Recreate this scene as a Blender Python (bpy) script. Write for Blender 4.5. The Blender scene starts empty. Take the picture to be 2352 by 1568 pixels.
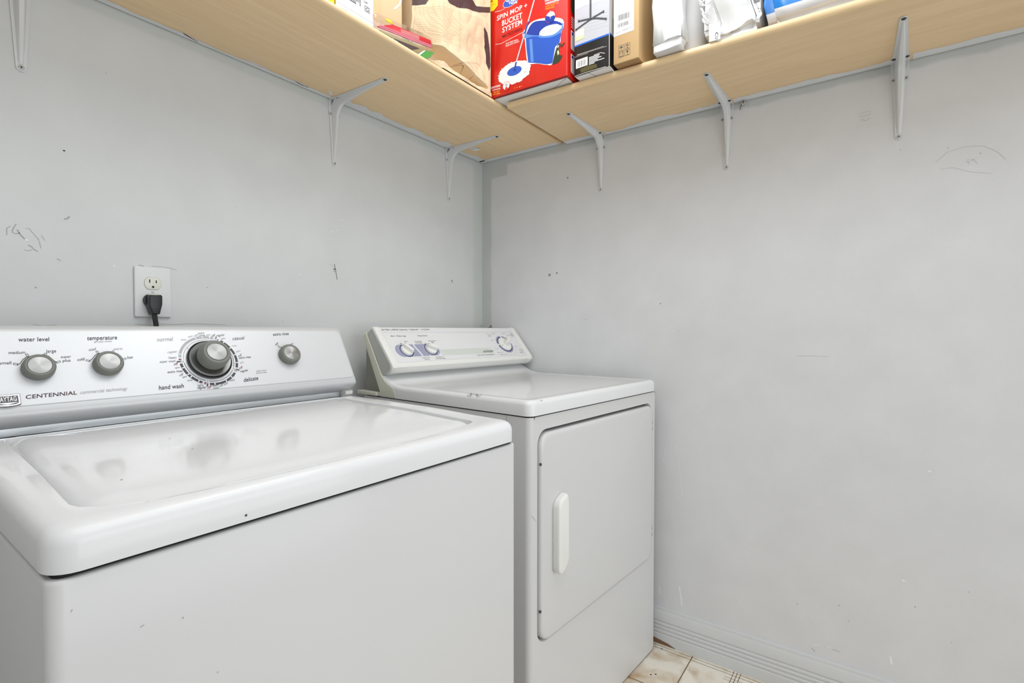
import bpy, bmesh, math, random
from mathutils import Vector, Matrix, noise
D = bpy.data; S = bpy.context.scene; COL = S.collection
R = math.radians; PI = math.pi
random.seed(7)

# ---------------------------------------------------------------- camera
FPX = 1165.78; YAW = R(35.766); PITCH = R(1.2478); EYE = Vector((-1.7262, -1.4034, 1.09))
FW0 = Vector((math.cos(YAW), math.sin(YAW), 0)); RT = Vector((math.sin(YAW), -math.cos(YAW), 0)); UP0 = Vector((0, 0, 1))
FW = FW0*math.cos(PITCH) - UP0*math.sin(PITCH); UPV = UP0*math.cos(PITCH) + FW0*math.sin(PITCH)
cd = D.cameras.new('camera'); cam = D.objects.new('camera', cd); COL.objects.link(cam)
cd.sensor_width = 36; cd.lens = 36*FPX/2352; cd.clip_start = 0.02
mw = Matrix((RT, UPV, -FW)).transposed().to_4x4(); mw.translation = EYE; cam.matrix_world = mw
S.camera = cam

# ---------------------------------------------------------------- world, lights, exposure
w = D.worlds.new('world'); S.world = w; w.use_nodes = True
bg = w.node_tree.nodes['Background']; bg.inputs[0].default_value = (.9, .95, 1, 1); bg.inputs[1].default_value = 0.35
def area(name, loc, target, sx, sy, power, col=(1, 1, 1), shape='RECTANGLE'):
    l = D.lights.new(name, 'AREA'); l.shape = shape; l.size = sx; l.size_y = sy; l.energy = power; l.color = col
    o = D.objects.new(name, l); COL.objects.link(o); o.location = loc
    o.rotation_euler = (Vector(target) - Vector(loc)).to_track_quat('-Z', 'Y').to_euler(); return o
pl_ = D.lights.new('ceiling_lamp_light', 'POINT'); pl_.energy = 6.5; pl_.shadow_soft_size = .10; pl_.color = (.955, .98, 1)
po_ = D.objects.new('ceiling_lamp_light', pl_); COL.objects.link(po_); po_.location = (-.80, -.92, 2.28)
area('overhead_fill_light', (-1.1, -1.25, 2.425), (-1.1, -1.25, 0), 1.5, 1.5, 14.5, (.955, .98, 1))  # added broad overhead fill to lift the ambient light, no known fixture
area('front_fill_light', (-1.0, -4.3, 1.25), (-1.0, 0, 1.25), 4.5, 2.3, 76, (.94, .975, 1))  # added unseen fill light beyond the front opening, evens out the upright surfaces
S.view_settings.view_transform = 'Standard'; S.view_settings.look = 'None'
S.view_settings.gamma = 1; S.view_settings.use_curve_mapping = False; S.view_settings.exposure = -0.10

# ---------------------------------------------------------------- materials
def lin(c): return tuple(((v/255)/12.92 if v/255 <= .04045 else ((v/255+.055)/1.055)**2.4) for v in c) + (1,)
MATS = {}
def mat(name, rgb, rough=.5, metal=0., var=.03, scale=30, bump=0., bscale=200, coat=0., spec=.5, stretch=None, trans=0., alpha=1.):
    if name in MATS: return MATS[name]
    m = D.materials.new(name); m.use_nodes = True; MATS[name] = m
    nt = m.node_tree; N = nt.nodes; L = nt.links; b = N['Principled BSDF']
    tc = N.new('ShaderNodeTexCoord'); mp = N.new('ShaderNodeMapping'); L.new(tc.outputs['Object'], mp.inputs[0])
    if stretch: mp.inputs['Scale'].default_value = stretch
    nz = N.new('ShaderNodeTexNoise'); nz.inputs['Scale'].default_value = scale; nz.inputs['Detail'].default_value = 4
    L.new(mp.outputs[0], nz.inputs['Vector'])
    mx = N.new('ShaderNodeMix'); mx.data_type = 'RGBA'
    c = lin(rgb)
    mx.inputs[6].default_value = tuple(max(0, v*(1-var)) for v in c[:3]) + (1,)
    mx.inputs[7].default_value = tuple(min(1, v*(1+var)) for v in c[:3]) + (1,)
    L.new(nz.outputs['Fac'], mx.inputs[0]); L.new(mx.outputs[2], b.inputs['Base Color'])
    b.inputs['Roughness'].default_value = rough; b.inputs['Metallic'].default_value = metal
    b.inputs['Coat Weight'].default_value = coat; b.inputs['Coat Roughness'].default_value = .08
    b.inputs['Specular IOR Level'].default_value = spec
    b.inputs['Transmission Weight'].default_value = trans; b.inputs['Alpha'].default_value = alpha
    if bump:
        n2 = N.new('ShaderNodeTexNoise'); n2.inputs['Scale'].default_value = bscale; n2.inputs['Detail'].default_value = 3
        L.new(mp.outputs[0], n2.inputs['Vector'])
        bp = N.new('ShaderNodeBump'); bp.inputs['Strength'].default_value = bump; bp.inputs['Distance'].default_value = .002
        L.new(n2.outputs['Fac'], bp.inputs['Height']); L.new(bp.outputs[0], b.inputs['Normal'])
    return m
def nodes(m): return m.node_tree.nodes, m.node_tree.links, m.node_tree.nodes['Principled BSDF']

def wall_mat(name, rgb, band):
    m = mat(name, rgb, rough=.55, var=.035, scale=2.2, bump=.12, bscale=260)
    N, L, b = nodes(m)
    src = b.inputs['Base Color'].links[0].from_socket
    tc = N.new('ShaderNodeTexCoord')
    # broad, soft patches of roller paint
    n = N.new('ShaderNodeTexNoise'); n.inputs['Scale'].default_value = 9; n.inputs['Detail'].default_value = 6
    L.new(tc.outputs['Object'], n.inputs['Vector'])
    mr = N.new('ShaderNodeMapRange'); mr.inputs[1].default_value = .35; mr.inputs[2].default_value = .7; mr.inputs[3].default_value = .975; mr.inputs[4].default_value = 1.02
    L.new(n.outputs['Fac'], mr.inputs[0])
    mx = N.new('ShaderNodeMix'); mx.data_type = 'RGBA'; mx.blend_type = 'MULTIPLY'; mx.inputs[0].default_value = 1
    L.new(src, mx.inputs[6]); L.new(mr.outputs[0], mx.inputs[7]); out = mx.outputs[2]
    # brushed cut-in band of a slightly darker, greener coat along the corner and under the shelf, some corner shade painted in
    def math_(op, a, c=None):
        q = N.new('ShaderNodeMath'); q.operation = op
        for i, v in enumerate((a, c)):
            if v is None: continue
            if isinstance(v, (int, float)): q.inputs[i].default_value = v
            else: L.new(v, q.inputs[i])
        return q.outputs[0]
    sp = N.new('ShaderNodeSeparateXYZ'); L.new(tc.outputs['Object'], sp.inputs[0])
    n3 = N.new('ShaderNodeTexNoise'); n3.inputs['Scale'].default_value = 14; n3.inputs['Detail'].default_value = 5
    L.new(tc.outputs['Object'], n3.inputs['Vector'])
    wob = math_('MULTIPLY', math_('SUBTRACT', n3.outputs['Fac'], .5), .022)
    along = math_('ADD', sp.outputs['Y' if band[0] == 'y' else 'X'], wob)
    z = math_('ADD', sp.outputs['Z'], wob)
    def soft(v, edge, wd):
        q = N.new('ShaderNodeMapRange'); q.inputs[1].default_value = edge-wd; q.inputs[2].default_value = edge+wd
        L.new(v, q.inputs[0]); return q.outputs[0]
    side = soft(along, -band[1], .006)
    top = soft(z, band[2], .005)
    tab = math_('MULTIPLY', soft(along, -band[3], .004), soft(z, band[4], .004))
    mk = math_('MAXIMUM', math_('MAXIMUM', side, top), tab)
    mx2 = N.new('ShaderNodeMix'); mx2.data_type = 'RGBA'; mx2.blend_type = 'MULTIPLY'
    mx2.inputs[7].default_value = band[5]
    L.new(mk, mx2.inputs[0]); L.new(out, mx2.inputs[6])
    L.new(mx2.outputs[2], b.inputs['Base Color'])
    return m
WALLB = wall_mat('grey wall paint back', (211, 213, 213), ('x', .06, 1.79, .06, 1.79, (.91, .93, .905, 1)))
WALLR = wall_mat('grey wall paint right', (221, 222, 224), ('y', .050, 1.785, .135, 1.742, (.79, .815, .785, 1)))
WALLP = mat('plain wall paint', (214, 214, 213), .6, bump=.1)
CEIL = mat('ceiling paint', (235, 235, 233), .8, bump=.2)
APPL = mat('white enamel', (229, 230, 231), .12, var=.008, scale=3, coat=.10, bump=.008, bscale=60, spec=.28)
APPL2 = mat('white enamel shaded sides', (214, 214, 214), .25, var=.01, scale=3, coat=.1, bump=.015, bscale=60, spec=.4)  # same enamel as the tops, shade of upright faces put into the colour
PLASW = mat('white plastic', (236, 236, 232), .35, var=.01)
CREAM = mat('aged cream plastic', (212, 212, 196), .45, var=.04, scale=12)
OLIVE = mat('bare grey green metal', (178, 180, 164), .5, var=.06, scale=8)
CAPG = mat('light grey plastic', (192, 194, 190), .4, var=.02)
SILV = mat('silver paint', (214, 216, 218), .36, metal=.15, var=.012, scale=40, stretch=(1, 30, 30))
SILVD = mat('silver console shell', (205, 207, 208), .36, metal=.15, var=.012, scale=40, stretch=(1, 30, 30))
BRUSH = mat('spun aluminium', (168, 169, 168), .42, metal=.9, var=.05, scale=60)
def _spin(m):
    N, L, b = nodes(m); t = N.new('ShaderNodeTangent'); t.direction_type = 'RADIAL'; t.axis = 'Z'
    L.new(t.outputs[0], b.inputs['Tangent']); b.inputs['Anisotropic'].default_value = .85
_spin(BRUSH)
CHROME = mat('bright metal', (215, 215, 215), .18, metal=1.)
RUBBER = mat('grey knob rubber', (118, 121, 114), .55, var=.03, scale=200)
BLACKGAP = mat('dark gap', (26, 26, 24), .8)
BLACKP = mat('black plastic', (24, 24, 27), .38, bump=.03)
INK = mat('dark ink', (62, 62, 68), .5)
INKG = mat('grey ink', (128, 128, 130), .5)
INKL = mat('faint ink', (178, 178, 180), .5)
INKR = mat('dark red ink', (140, 48, 58), .5)
INKM = mat('maroon ink', (66, 34, 44), .5)
BADGE = mat('badge grey', (88, 88, 90), .5)
LILAC = mat('lilac print', (158, 161, 186), .4)
NAVY = mat('navy print', (56, 54, 116), .4)
SAGE = mat('sage print', (212, 218, 212), .4)
PALEB = mat('pale blue line', (205, 216, 224), .4)
STEEL = mat('screw steel', (120, 120, 120), .4, metal=.8)
BRKT = mat('painted bracket', (216, 218, 219), .4, var=.015, bump=.05)
SCRP = mat('painted screw', (190, 192, 190), .45)
SCRD = mat('dark screw', (74, 76, 78), .4, metal=.5)
PAINTS = mat('grey paint smear', (226, 228, 230), .6, bump=.15)
WHITEINK = mat('white ink', (246, 246, 246), .5)
SCUFF = mat('scuff grey', (168, 169, 168), .7)
SCUFFD = mat('scuff dark', (70, 68, 62), .8)
SCUFFW = mat('scuff white', (240, 240, 238), .6)
RUST = mat('rust brown', (128, 98, 70), .8)

def wood_mat(name, ax):
    m = mat(name, (232, 204, 163), .38, var=.02, scale=3, coat=.15)
    N, L, b = nodes(m)
    tc = N.new('ShaderNodeTexCoord'); mp = N.new('ShaderNodeMapping'); L.new(tc.outputs['Object'], mp.inputs[0])
    mp.inputs['Scale'].default_value = (1.6, 26, 26) if ax == 'x' else (26, 1.6, 26)
    n = N.new('ShaderNodeTexNoise'); n.inputs['Scale'].default_value = 2.2; n.inputs['Detail'].default_value = 7; n.inputs['Distortion'].default_value = .8
    L.new(mp.outputs[0], n.inputs['Vector'])
    mp2 = N.new('ShaderNodeMapping'); L.new(tc.outputs['Object'], mp2.inputs[0])
    mp2.inputs['Scale'].default_value = (9, 160, 160) if ax == 'x' else (160, 9, 160)
    n2 = N.new('ShaderNodeTexNoise'); n2.inputs['Scale'].default_value = 1.5; n2.inputs['Detail'].default_value = 3
    L.new(mp2.outputs[0], n2.inputs['Vector'])
    cr = N.new('ShaderNodeValToRGB'); e = cr.color_ramp.elements
    e[0].position = .28; e[0].color = lin((232, 200, 154)); e[1].position = .72; e[1].color = lin((240, 212, 168))
    L.new(n.outputs['Fac'], cr.inputs[0])
    cr2 = N.new('ShaderNodeValToRGB'); e = cr2.color_ramp.elements
    e[0].position = .30; e[0].color = (.86, .82, .76, 1); e[1].position = .42; e[1].color = (1, 1, 1, 1)
    L.new(n2.outputs['Fac'], cr2.inputs[0])
    mx = N.new('ShaderNodeMix'); mx.data_type = 'RGBA'; mx.blend_type = 'MULTIPLY'; mx.inputs[0].default_value = .40
    L.new(cr.outputs[0], mx.inputs[6]); L.new(cr2.outputs[0], mx.inputs[7]); L.new(mx.outputs[2], b.inputs['Base Color'])
    return m
WOODX = wood_mat('maple melamine along back wall', 'x'); WOODY = wood_mat('maple melamine along right wall', 'y')

def floor_mat():
    m = mat('beige sheet tile', (226, 214, 190), .3, var=.03)
    N, L, b = nodes(m)
    tc = N.new('ShaderNodeTexCoord')
    n = N.new('ShaderNodeTexNoise'); n.inputs['Scale'].default_value = 11; n.inputs['Detail'].default_value = 6; n.inputs['Distortion'].default_value = .6
    L.new(tc.outputs['Object'], n.inputs['Vector'])
    cr = N.new('ShaderNodeValToRGB'); e = cr.color_ramp.elements
    e[0].position = .32; e[0].color = lin((196, 166, 128)); e[1].position = .56; e[1].color = lin((242, 236, 222))
    L.new(n.outputs['Fac'], cr.inputs[0]); L.new(cr.outputs[0], b.inputs['Base Color'])
    return m
FLOOR = floor_mat(); GROUT = mat('brown tile line', (128, 104, 76), .6)

# ---------------------------------------------------------------- mesh builder
class Frame:
    def __init__(s, ox, oy, oz=0, ang=0):
        s.o = Vector((ox, oy, oz)); s.a = ang; s.M = Matrix.Rotation(ang, 3, 'Z'); s.I = s.M.transposed()
    def loc(s, P): return s.I @ (Vector(P) - s.o)
    def wld(s, P): return s.M @ Vector(P) + s.o
    def ray(s, x, y):
        d = FW + RT*((x-1176)/FPX) + UPV*((784-y)/FPX)
        return s.loc(EYE), s.I @ d
WORLD = Frame(0, 0)

class Plane:
    """a flat face of a thing: O + u*U + v*V, N out of the face"""
    def __init__(s, fr, O, U, V, k=1.0, off=(0, 0)):
        s.fr = fr; s.O = Vector(O); s.U = Vector(U).normalized(); s.V = Vector(V).normalized(); s.N = s.U.cross(s.V).normalized()
        s.k = k; s.off = off        # scale and origin of a reading grid: photo pixel = off + grid/k
    def grid(s, ox, oy, k):
        return Plane(s.fr, s.O, s.U, s.V, k, (ox, oy))
    def px(s, X, Y):
        c, d = s.fr.ray(s.off[0]+X/s.k, s.off[1]+Y/s.k)
        t = (s.O-c).dot(s.N)/d.dot(s.N); q = c+d*t-s.O
        return (q.dot(s.U), q.dot(s.V))
    def P(s, u, v, h=0): return s.O + s.U*u + s.V*v + s.N*h

class MB:
    def __init__(s): s.bm = bmesh.new(); s.mats = []
    def mi(s, m):
        if m not in s.mats: s.mats.append(m)
        return s.mats.index(m)
    def face(s, pts, m, smooth=False):
        try: f = s.bm.faces.new([s.bm.verts.new(p) for p in pts])
        except ValueError: return None
        f.material_index = s.mi(m); f.smooth = smooth; return f
    def merge(s, bm2, m, smooth=False, M=None):
        i = s.mi(m) if m else 0; mp = {}
        for v in bm2.verts: mp[v] = s.bm.verts.new(M @ v.co if M else v.co)
        for f in bm2.faces:
            g = s.bm.faces.new([mp[v] for v in f.verts]); g.material_index = i; g.smooth = smooth or f.smooth
        bm2.free()
    def box(s, x0, x1, y0, y1, z0, z1, m, bev=0, seg=3, M=None):
        b = bmesh.new(); bmesh.ops.create_cube(b, size=1)
        for v in b.verts: v.co = Vector(((x0+x1)/2+v.co.x*(x1-x0), (y0+y1)/2+v.co.y*(y1-y0), (z0+z1)/2+v.co.z*(z1-z0)))
        if bev: bmesh.ops.bevel(b, geom=b.edges[:], offset=bev, segments=seg, profile=.5, affect='EDGES')
        s.merge(b, m, bev > 0, M)
    def prism(s, pts, ax, c0, c1, m, bev=0, seg=3, M=None, capbev=True):
        """polygon pts in the two other axes (in order), extruded along ax"""
        def P(a, b_, c): return {'x': (c, a, b_), 'y': (a, c, b_), 'z': (a, b_, c)}[ax]
        b = bmesh.new(); n = len(pts)
        lo = [b.verts.new(P(p[0], p[1], c0)) for p in pts]; hi = [b.verts.new(P(p[0], p[1], c1)) for p in pts]
        b.faces.new(lo); b.faces.new(hi)
        for i in range(n): b.faces.new((lo[i], lo[(i+1) % n], hi[(i+1) % n], hi[i]))
        bmesh.ops.recalc_face_normals(b, faces=b.faces[:])
        if bev:
            es = [e for f in b.faces if len(f.verts) == n and n > 4 or (n == 4 and set(f.verts) in (set(lo), set(hi))) for e in f.edges] if capbev else b.edges[:]
            bmesh.ops.bevel(b, geom=list(set(es)), offset=bev, segments=seg, profile=.5, affect='EDGES')
        s.merge(b, m, True, M)
    def lathe(s, prof, m, M=None, n=48, close=True):
        rings = []
        for r, h in prof:
            if r < 1e-6: rings.append([s.bm.verts.new(M @ Vector((0, 0, h)))])
            else: rings.append([s.bm.verts.new(M @ Vector((r*math.cos(2*PI*i/n), r*math.sin(2*PI*i/n), h))) for i in range(n)])
        i_ = s.mi(m)
        for a, b in zip(rings, rings[1:]):
            for i in range(n):
                j = (i+1) % n
                vs = [a[0], b[i], b[j]] if len(a) == 1 else [a[i], b[0], a[j]] if len(b) == 1 else [a[i], b[i], b[j], a[j]]
                vs = vs[::-1]
                f = s.bm.faces.new(vs); f.material_index = i_; f.smooth = True
    def tube(s, pts, r, m, n=12):
        pts = [Vector(p) for p in pts]; rings = []
        up = Vector((.13, .21, .97))
        for i, p in enumerate(pts):
            t = (pts[min(i+1, len(pts)-1)] - pts[max(i-1, 0)]).normalized()
            a = t.cross(up).normalized(); b = t.cross(a)
            rr = r[i] if isinstance(r, (list, tuple)) else r
            rings.append([s.bm.verts.new(p + a*rr*math.cos(2*PI*k/n) + b*rr*math.sin(2*PI*k/n)) for k in range(n)])
        i_ = s.mi(m)
        for a, b in zip(rings, rings[1:]):
            for k in range(n):
                f = s.bm.faces.new((a[k], a[(k+1) % n], b[(k+1) % n], b[k])); f.material_index = i_; f.smooth = True
        for rg in (rings[0], rings[-1]):
            f = s.bm.faces.new(rg); f.material_index = i_
    def grid(s, fn, nu, nv, m, smooth=True, mfn=None):
        vs = [[s.bm.verts.new(fn(i/nu, j/nv)) for j in range(nv+1)] for i in range(nu+1)]
        for i in range(nu):
            for j in range(nv):
                f = s.bm.faces.new((vs[i][j], vs[i+1][j], vs[i+1][j+1], vs[i][j+1]))
                mm = mfn((i+.5)/nu, (j+.5)/nv) if mfn else m
                f.material_index = s.mi(mm); f.smooth = smooth
    # ---- flat print on a face
    def poly(s, pl, uv, m, h=.0004):
        a = sum(uv[i][0]*uv[(i+1) % len(uv)][1]-uv[(i+1) % len(uv)][0]*uv[i][1] for i in range(len(uv)))
        if a < 0: uv = uv[::-1]
        s.face([pl.P(u, v, h) for u, v in uv], m)
    def ppoly(s, pl, pts, m, h=.0004): s.poly(pl, [pl.px(*p) for p in pts], m, h)
    def ribbon(s, pl, uv, w_, m, h=.0004):
        n = len(uv); L, Rr = [], []
        for i in range(n):
            a = Vector(uv[max(i-1, 0)]); b = Vector(uv[min(i+1, n-1)]); t = (b-a)
            t = t.normalized() if t.length > 0 else Vector((1, 0)); nn = Vector((-t.y, t.x))
            ww = (w_[i] if isinstance(w_, (list, tuple)) else w_)/2
            c = Vector(uv[i]); L.append(c+nn*ww); Rr.append(c-nn*ww)
        for i in range(n-1): s.poly(pl, [L[i], L[i+1], Rr[i+1], Rr[i]], m, h)
    def prib(s, pl, pts, w_, m, h=.0004): s.ribbon(pl, [pl.px(*p) for p in pts], w_, m, h)
    def disc(s, pl, c, ru, rv, m, h=.0004, n=40, rot=0):
        s.poly(pl, [(c[0]+ru*math.cos(t)*math.cos(rot)-rv*math.sin(t)*math.sin(rot), c[1]+ru*math.cos(t)*math.sin(rot)+rv*math.sin(t)*math.cos(rot)) for t in [2*PI*i/n for i in range(n)]], m, h)
    def arc(s, pl, c, r, a0, a1, w_, m, h=.0004, n=None):
        n = n or max(2, int(abs(a1-a0)/5))
        s.ribbon(pl, [(c[0]+r*math.cos(R(a0+(a1-a0)*i/n)), c[1]+r*math.sin(R(a0+(a1-a0)*i/n))) for i in range(n+1)], w_, m, h)
    def text(s, pl, t, a, b, hgt, m, bold=0, h=.0005):
        """a, b: reading-grid ends of the baseline; hgt: capital height there"""
        A = Vector(pl.px(*a)); B = Vector(pl.px(*b)); mid = ((a[0]+b[0])/2, (a[1]+b[1])/2)
        Cc = Vector(pl.px(*mid)); Hh = Vector(pl.px(mid[0], mid[1]-hgt)) - Cc
        s.text_uv(pl, t, A, B, Hh, m, bold, h)
    def text_uv(s, pl, t, A, B, Hh, m, bold=0, h=.0005):
        vs, fs, x0, x1 = glyphs(t, bold); A = Vector(A); B = Vector(B); Hh = Vector(Hh)
        E = (B-A)/(x1-x0); i_ = s.mi(m)
        bv = []
        for x, y in vs:
            q = A + E*(x-x0) + Hh*(y/CAPH); bv.append(s.bm.verts.new(pl.P(q.x, q.y, h)))
        for f in fs:
            try: g = s.bm.faces.new([bv[k] for k in f]); g.material_index = i_
            except ValueError: pass
    def obj(s, name, parent=None, off=None, bevel=0, fix=False, auto=True):
        if fix: bmesh.ops.recalc_face_normals(s.bm, faces=s.bm.faces[:])
        me = D.meshes.new(name); s.bm.to_mesh(me); s.bm.free()
        for m in s.mats: me.materials.append(m)
        if auto: me.set_sharp_from_angle(angle=R(38))
        o = D.objects.new(name, me); COL.objects.link(o)
        if bevel:
            md = o.modifiers.new('edge', 'BEVEL'); md.width = bevel; md.segments = 2; md.limit_method = 'ANGLE'
        if parent: o.parent = parent
        if off: o.location = -Vector(off)
        return o
_gl = {}
def glyphs(t, bold=0):
    if (t, bold) in _gl: return _gl[(t, bold)]
    cu = D.curves.new('lettering', 'FONT'); cu.body = t; cu.size = 1; cu.resolution_u = 3; cu.offset = bold*.65; cu.space_character = 1+bold*2.2
    o = D.objects.new('lettering', cu); COL.objects.link(o); bpy.context.view_layer.update()
    me = D.meshes.new_from_object(o.evaluated_get(bpy.context.evaluated_depsgraph_get()))
    vs = [(v.co.x, v.co.y) for v in me.vertices]; fs = [tuple(p.vertices) for p in me.polygons]
    D.objects.remove(o); D.curves.remove(cu); D.meshes.remove(me)
    _gl[(t, bold)] = (vs, fs, min(v[0] for v in vs), max(v[0] for v in vs)); return _gl[(t, bold)]
CAPH = max(v[1] for v in glyphs('H')[0])

def rrect(x0, x1, y0, y1, r, n=8):
    r = r if isinstance(r, (list, tuple)) else (r,)*4      # corners: x0y0, x1y0, x1y1, x0y1
    out = []
    for (cx, cy, a, q) in ((x0+r[0], y0+r[0], 180, r[0]), (x1-r[1], y0+r[1], 270, r[1]), (x1-r[2], y1-r[2], 0, r[2]), (x0+r[3], y1-r[3], 90, r[3])):
        if q < 1e-6: out.append((cx, cy)); continue
        for i in range(n+1): out.append((cx+q*math.cos(R(a+90*i/n)), cy+q*math.sin(R(a+90*i/n))))
    return out
def radial(pts, c, n):
    """n points of a star-shaped outline, by direction from c"""
    out = []
    for i in range(n):
        a = 2*PI*i/n; d = Vector((math.cos(a), math.sin(a))); best = None
        for k in range(len(pts)):
            p = Vector(pts[k])-Vector(c); q = Vector(pts[(k+1) % len(pts)])-Vector(c); e = q-p
            den = d.x*e.y-d.y*e.x
            if abs(den) < 1e-12: continue
            t = (p.x*e.y-p.y*e.x)/den; u = (p.x*d.y-p.y*d.x)/den
            if t > 0 and -1e-6 <= u <= 1+1e-6 and (best is None or t > best): best = t
        out.append((c[0]+d.x*best, c[1]+d.y*best))
    return out
def shell(mb, rings, m, n, cap=None):
    """rings of equal count, joined; cap = centre point"""
    V = [[mb.bm.verts.new(p) for p in r] for r in rings]; i_ = mb.mi(m)
    for a, b in zip(V, V[1:]):
        for i in range(n):
            f = mb.bm.faces.new((a[i], a[(i+1) % n], b[(i+1) % n], b[i])); f.material_index = i_; f.smooth = True
    if cap:
        c = mb.bm.verts.new(cap)
        for i in range(n):
            f = mb.bm.faces.new((V[-1][i], V[-1][(i+1) % n], c)); f.material_index = i_; f.smooth = True

def tag(o, label, cat, group=None):
    o['label'] = label; o['category'] = cat
    if group: o['group'] = group
    return o
def thing(name, label, cat, fr, off, group=None):
    o = D.objects.new(name, None); COL.objects.link(o); o.empty_display_size = .05
    o.location = fr.wld(off); o.rotation_euler = (0, 0, fr.a)
    return tag(o, label, cat, group)
def struct(mb, name, **k):
    o = mb.obj(name, **k); o['kind'] = 'structure'; return o

# ---------------------------------------------------------------- room shell
H = 2.44; XL = -1.97; YF = -2.5
BW = Plane(WORLD, (0, 0, 0), (1, 0, 0), (0, 0, 1)); RW = Plane(WORLD, (0, 0, 0), (0, -1, 0), (0, 0, 1))
mb = MB(); mb.box(XL-.1, .1, 0, .1, 0, H, WALLB)
# dents, scuffs and cracked paint on the back wall
for pts, wd, m in [([(768, 606), (769, 613), (771, 618)], .0016, SCUFFD), ([(771, 618), (771, 624), (773, 632), (774, 642)], .0016, SCUFFD),
                   ([(757, 608), (762, 608), (767, 612)], .0009, SCUFF), ([(1036, 643), (1039, 645), (1038, 649)], .003, SCUFFD),
                   ([(16, 540), (15, 525), (20, 521), (24, 519)], .0012, SCUFF), ([(37, 514), (30, 525), (28, 533), (36, 537), (45, 535)], .0016, SCUFF),
                   ([(39, 527), (48, 540), (57, 549)], .0022, SCUFF), ([(59, 525), (66, 524), (80, 540), (90, 551)], .0010, SCUFF),
                   ([(64, 563), (71, 565), (80, 574), (87, 577)], .0018, SCUFF), ([(55, 573), (65, 576), (74, 573)], .0010, SCUFF),
                   ([(90, 553), (92, 562), (94, 570)], .0010, SCUFF), ([(95, 540), (104, 553)], .0008, SCUFF),
                   ([(147, 503), (154, 502), (160, 497)], .0030, SCUFF), ([(130, 594), (136, 596), (139, 599)], .0016, SCUFF),
                   ([(318, 609), (325, 609), (330, 612)], .0016, SCUFF), ([(348, 611), (372, 612), (392, 616), (406, 620)], .0010, SCUFF),
                   ([(310, 744), (340, 746), (370, 744), (400, 745), (440, 743), (480, 744), (520, 746)], .0009, SCUFF),
                   ([(75, 745), (100, 748), (130, 746)], .0006, SCUFF), ([(1111, 746), (1105, 749), (1102, 751)], .0012, SCUFFD)]:
    mb.prib(BW, pts, wd, m)
for x, y, r, m in [(768, 618, .0032, SCUFFD), (768, 623, .003, SCUFF), (147, 346, .0022, SCUFFD), (82, 660, .002, SCUFF), (476, 660, .0018, SCUFF), (783, 505, .002, SCUFFW), (764, 532, .0024, SCUFFW),
                   (776, 528, .002, SCUFFW), (690, 630, .002, SCUFFW), (262, 610, .002, SCUFFW), (61, 551, .0025, SCUFFW), (650, 737, .0016, SCUFF), (541, 475, .0014, SCUFF), (244, 168, .0014, SCUFF)]:
    mb.disc(BW, BW.px(x, y), r, r*.7, m, n=10, h=.0006)
struct(mb, 'wall_back', auto=False)
mb = MB(); mb.box(0, .1, YF-.1, 0, 0, H, WALLR)
for x, y, r, m in [(1262, 632, .006, SCUFF), (1263, 630, .003, SCUFFD), (1279, 627, .0045, SCUFF), (1279, 627, .0022, SCUFFD), (1304, 408, .004, SCUFF), (1304, 409, .002, SCUFFD),
                   (2068, 344, .0014, SCUFF), (2102, 1393, .0012, SCUFFD), (1831, 1386, .0013, SCUFFD), (1927, 1390, .002, SCUFF), (1949, 1426, .0016, SCUFF), (2225, 1359, .0013, SCUFF), (2185, 1475, .0012, SCUFF),
                   (2075, 1333, .004, SCUFFW), (2135, 1082, .004, SCUFFW), (1517, 697, .003, SCUFF), (1345, 733, .002, SCUFF), (1207, 822, .0018, SCUFF), (2252, 352, .0016, SCUFF), (2178, 340, .0014, SCUFF), (1560, 760, .0014, SCUFF), (1250, 840, .0014, SCUFF)]:
    mb.disc(RW, RW.px(x, y), r, r*.8, m, n=10, h=.0005 + (.0003 if m is SCUFFD else 0))
for pts, wd, m in [([(1970, 262), (1985, 258), (1999, 255), (2000, 262), (1985, 267), (1972, 268)], .0006, SCUFF), ([(1978, 275), (1990, 277), (1998, 270)], .001, SCUFF),
                   ([(2150, 372), (2175, 350), (2215, 337), (2260, 335), (2290, 348), (2310, 366)], .0005, SCUFF), ([(2225, 378), (2222, 366), (2235, 366), (2245, 375)], .0006, SCUFF),
                   ([(2160, 388), (2190, 385), (2230, 395), (2280, 398)], .0004, SCUFF), ([(2215, 372), (2228, 371), (2240, 364)], .0005, SCUFF),
                   ([(1830, 818), (1860, 817), (1905, 819)], .0006, SCUFF), ([(1692, 1372), (1712, 1398), (1732, 1424)], .0009, SCUFFW), ([(1866, 1482), (1882, 1479)], .002, SCUFFW), ([(1865, 1488), (1872, 1496)], .0016, SCUFF),
                   ([(1899, 1485), (1908, 1486)], .002, SCUFFW), ([(1912, 1491), (1930, 1497)], .0012, SCUFF), ([(2045, 1507), (2048, 1525)], .006, SCUFFW),
                   ([(1560, 1345), (1564, 1370), (1566, 1392)], .005, SCUFFW), ([(1514, 1345), (1516, 1366)], .003, SCUFFW), ([(1528, 1030), (1524, 1062)], .002, SCUFFW), ([(1551, 1020), (1560, 1080), (1568, 1140)], .0012, SCUFFW),
                   ([(1108, 755), (1106, 752)], .002, SCUFF), ([(1123, 754), (1128, 747), (1130, 754)], .004, SCUFFD), ([(1350, 230), (1350, 250)], .0006, SCUFF), ([(1719, 233), (1719, 248)], .0008, SCUFF)]:
    mb.prib(RW, pts, wd, m)
struct(mb, 'wall_right', auto=False)
mb = MB(); mb.box(XL-.1, XL, YF-.1, 0, 0, H, WALLP); struct(mb, 'wall_left')
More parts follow.
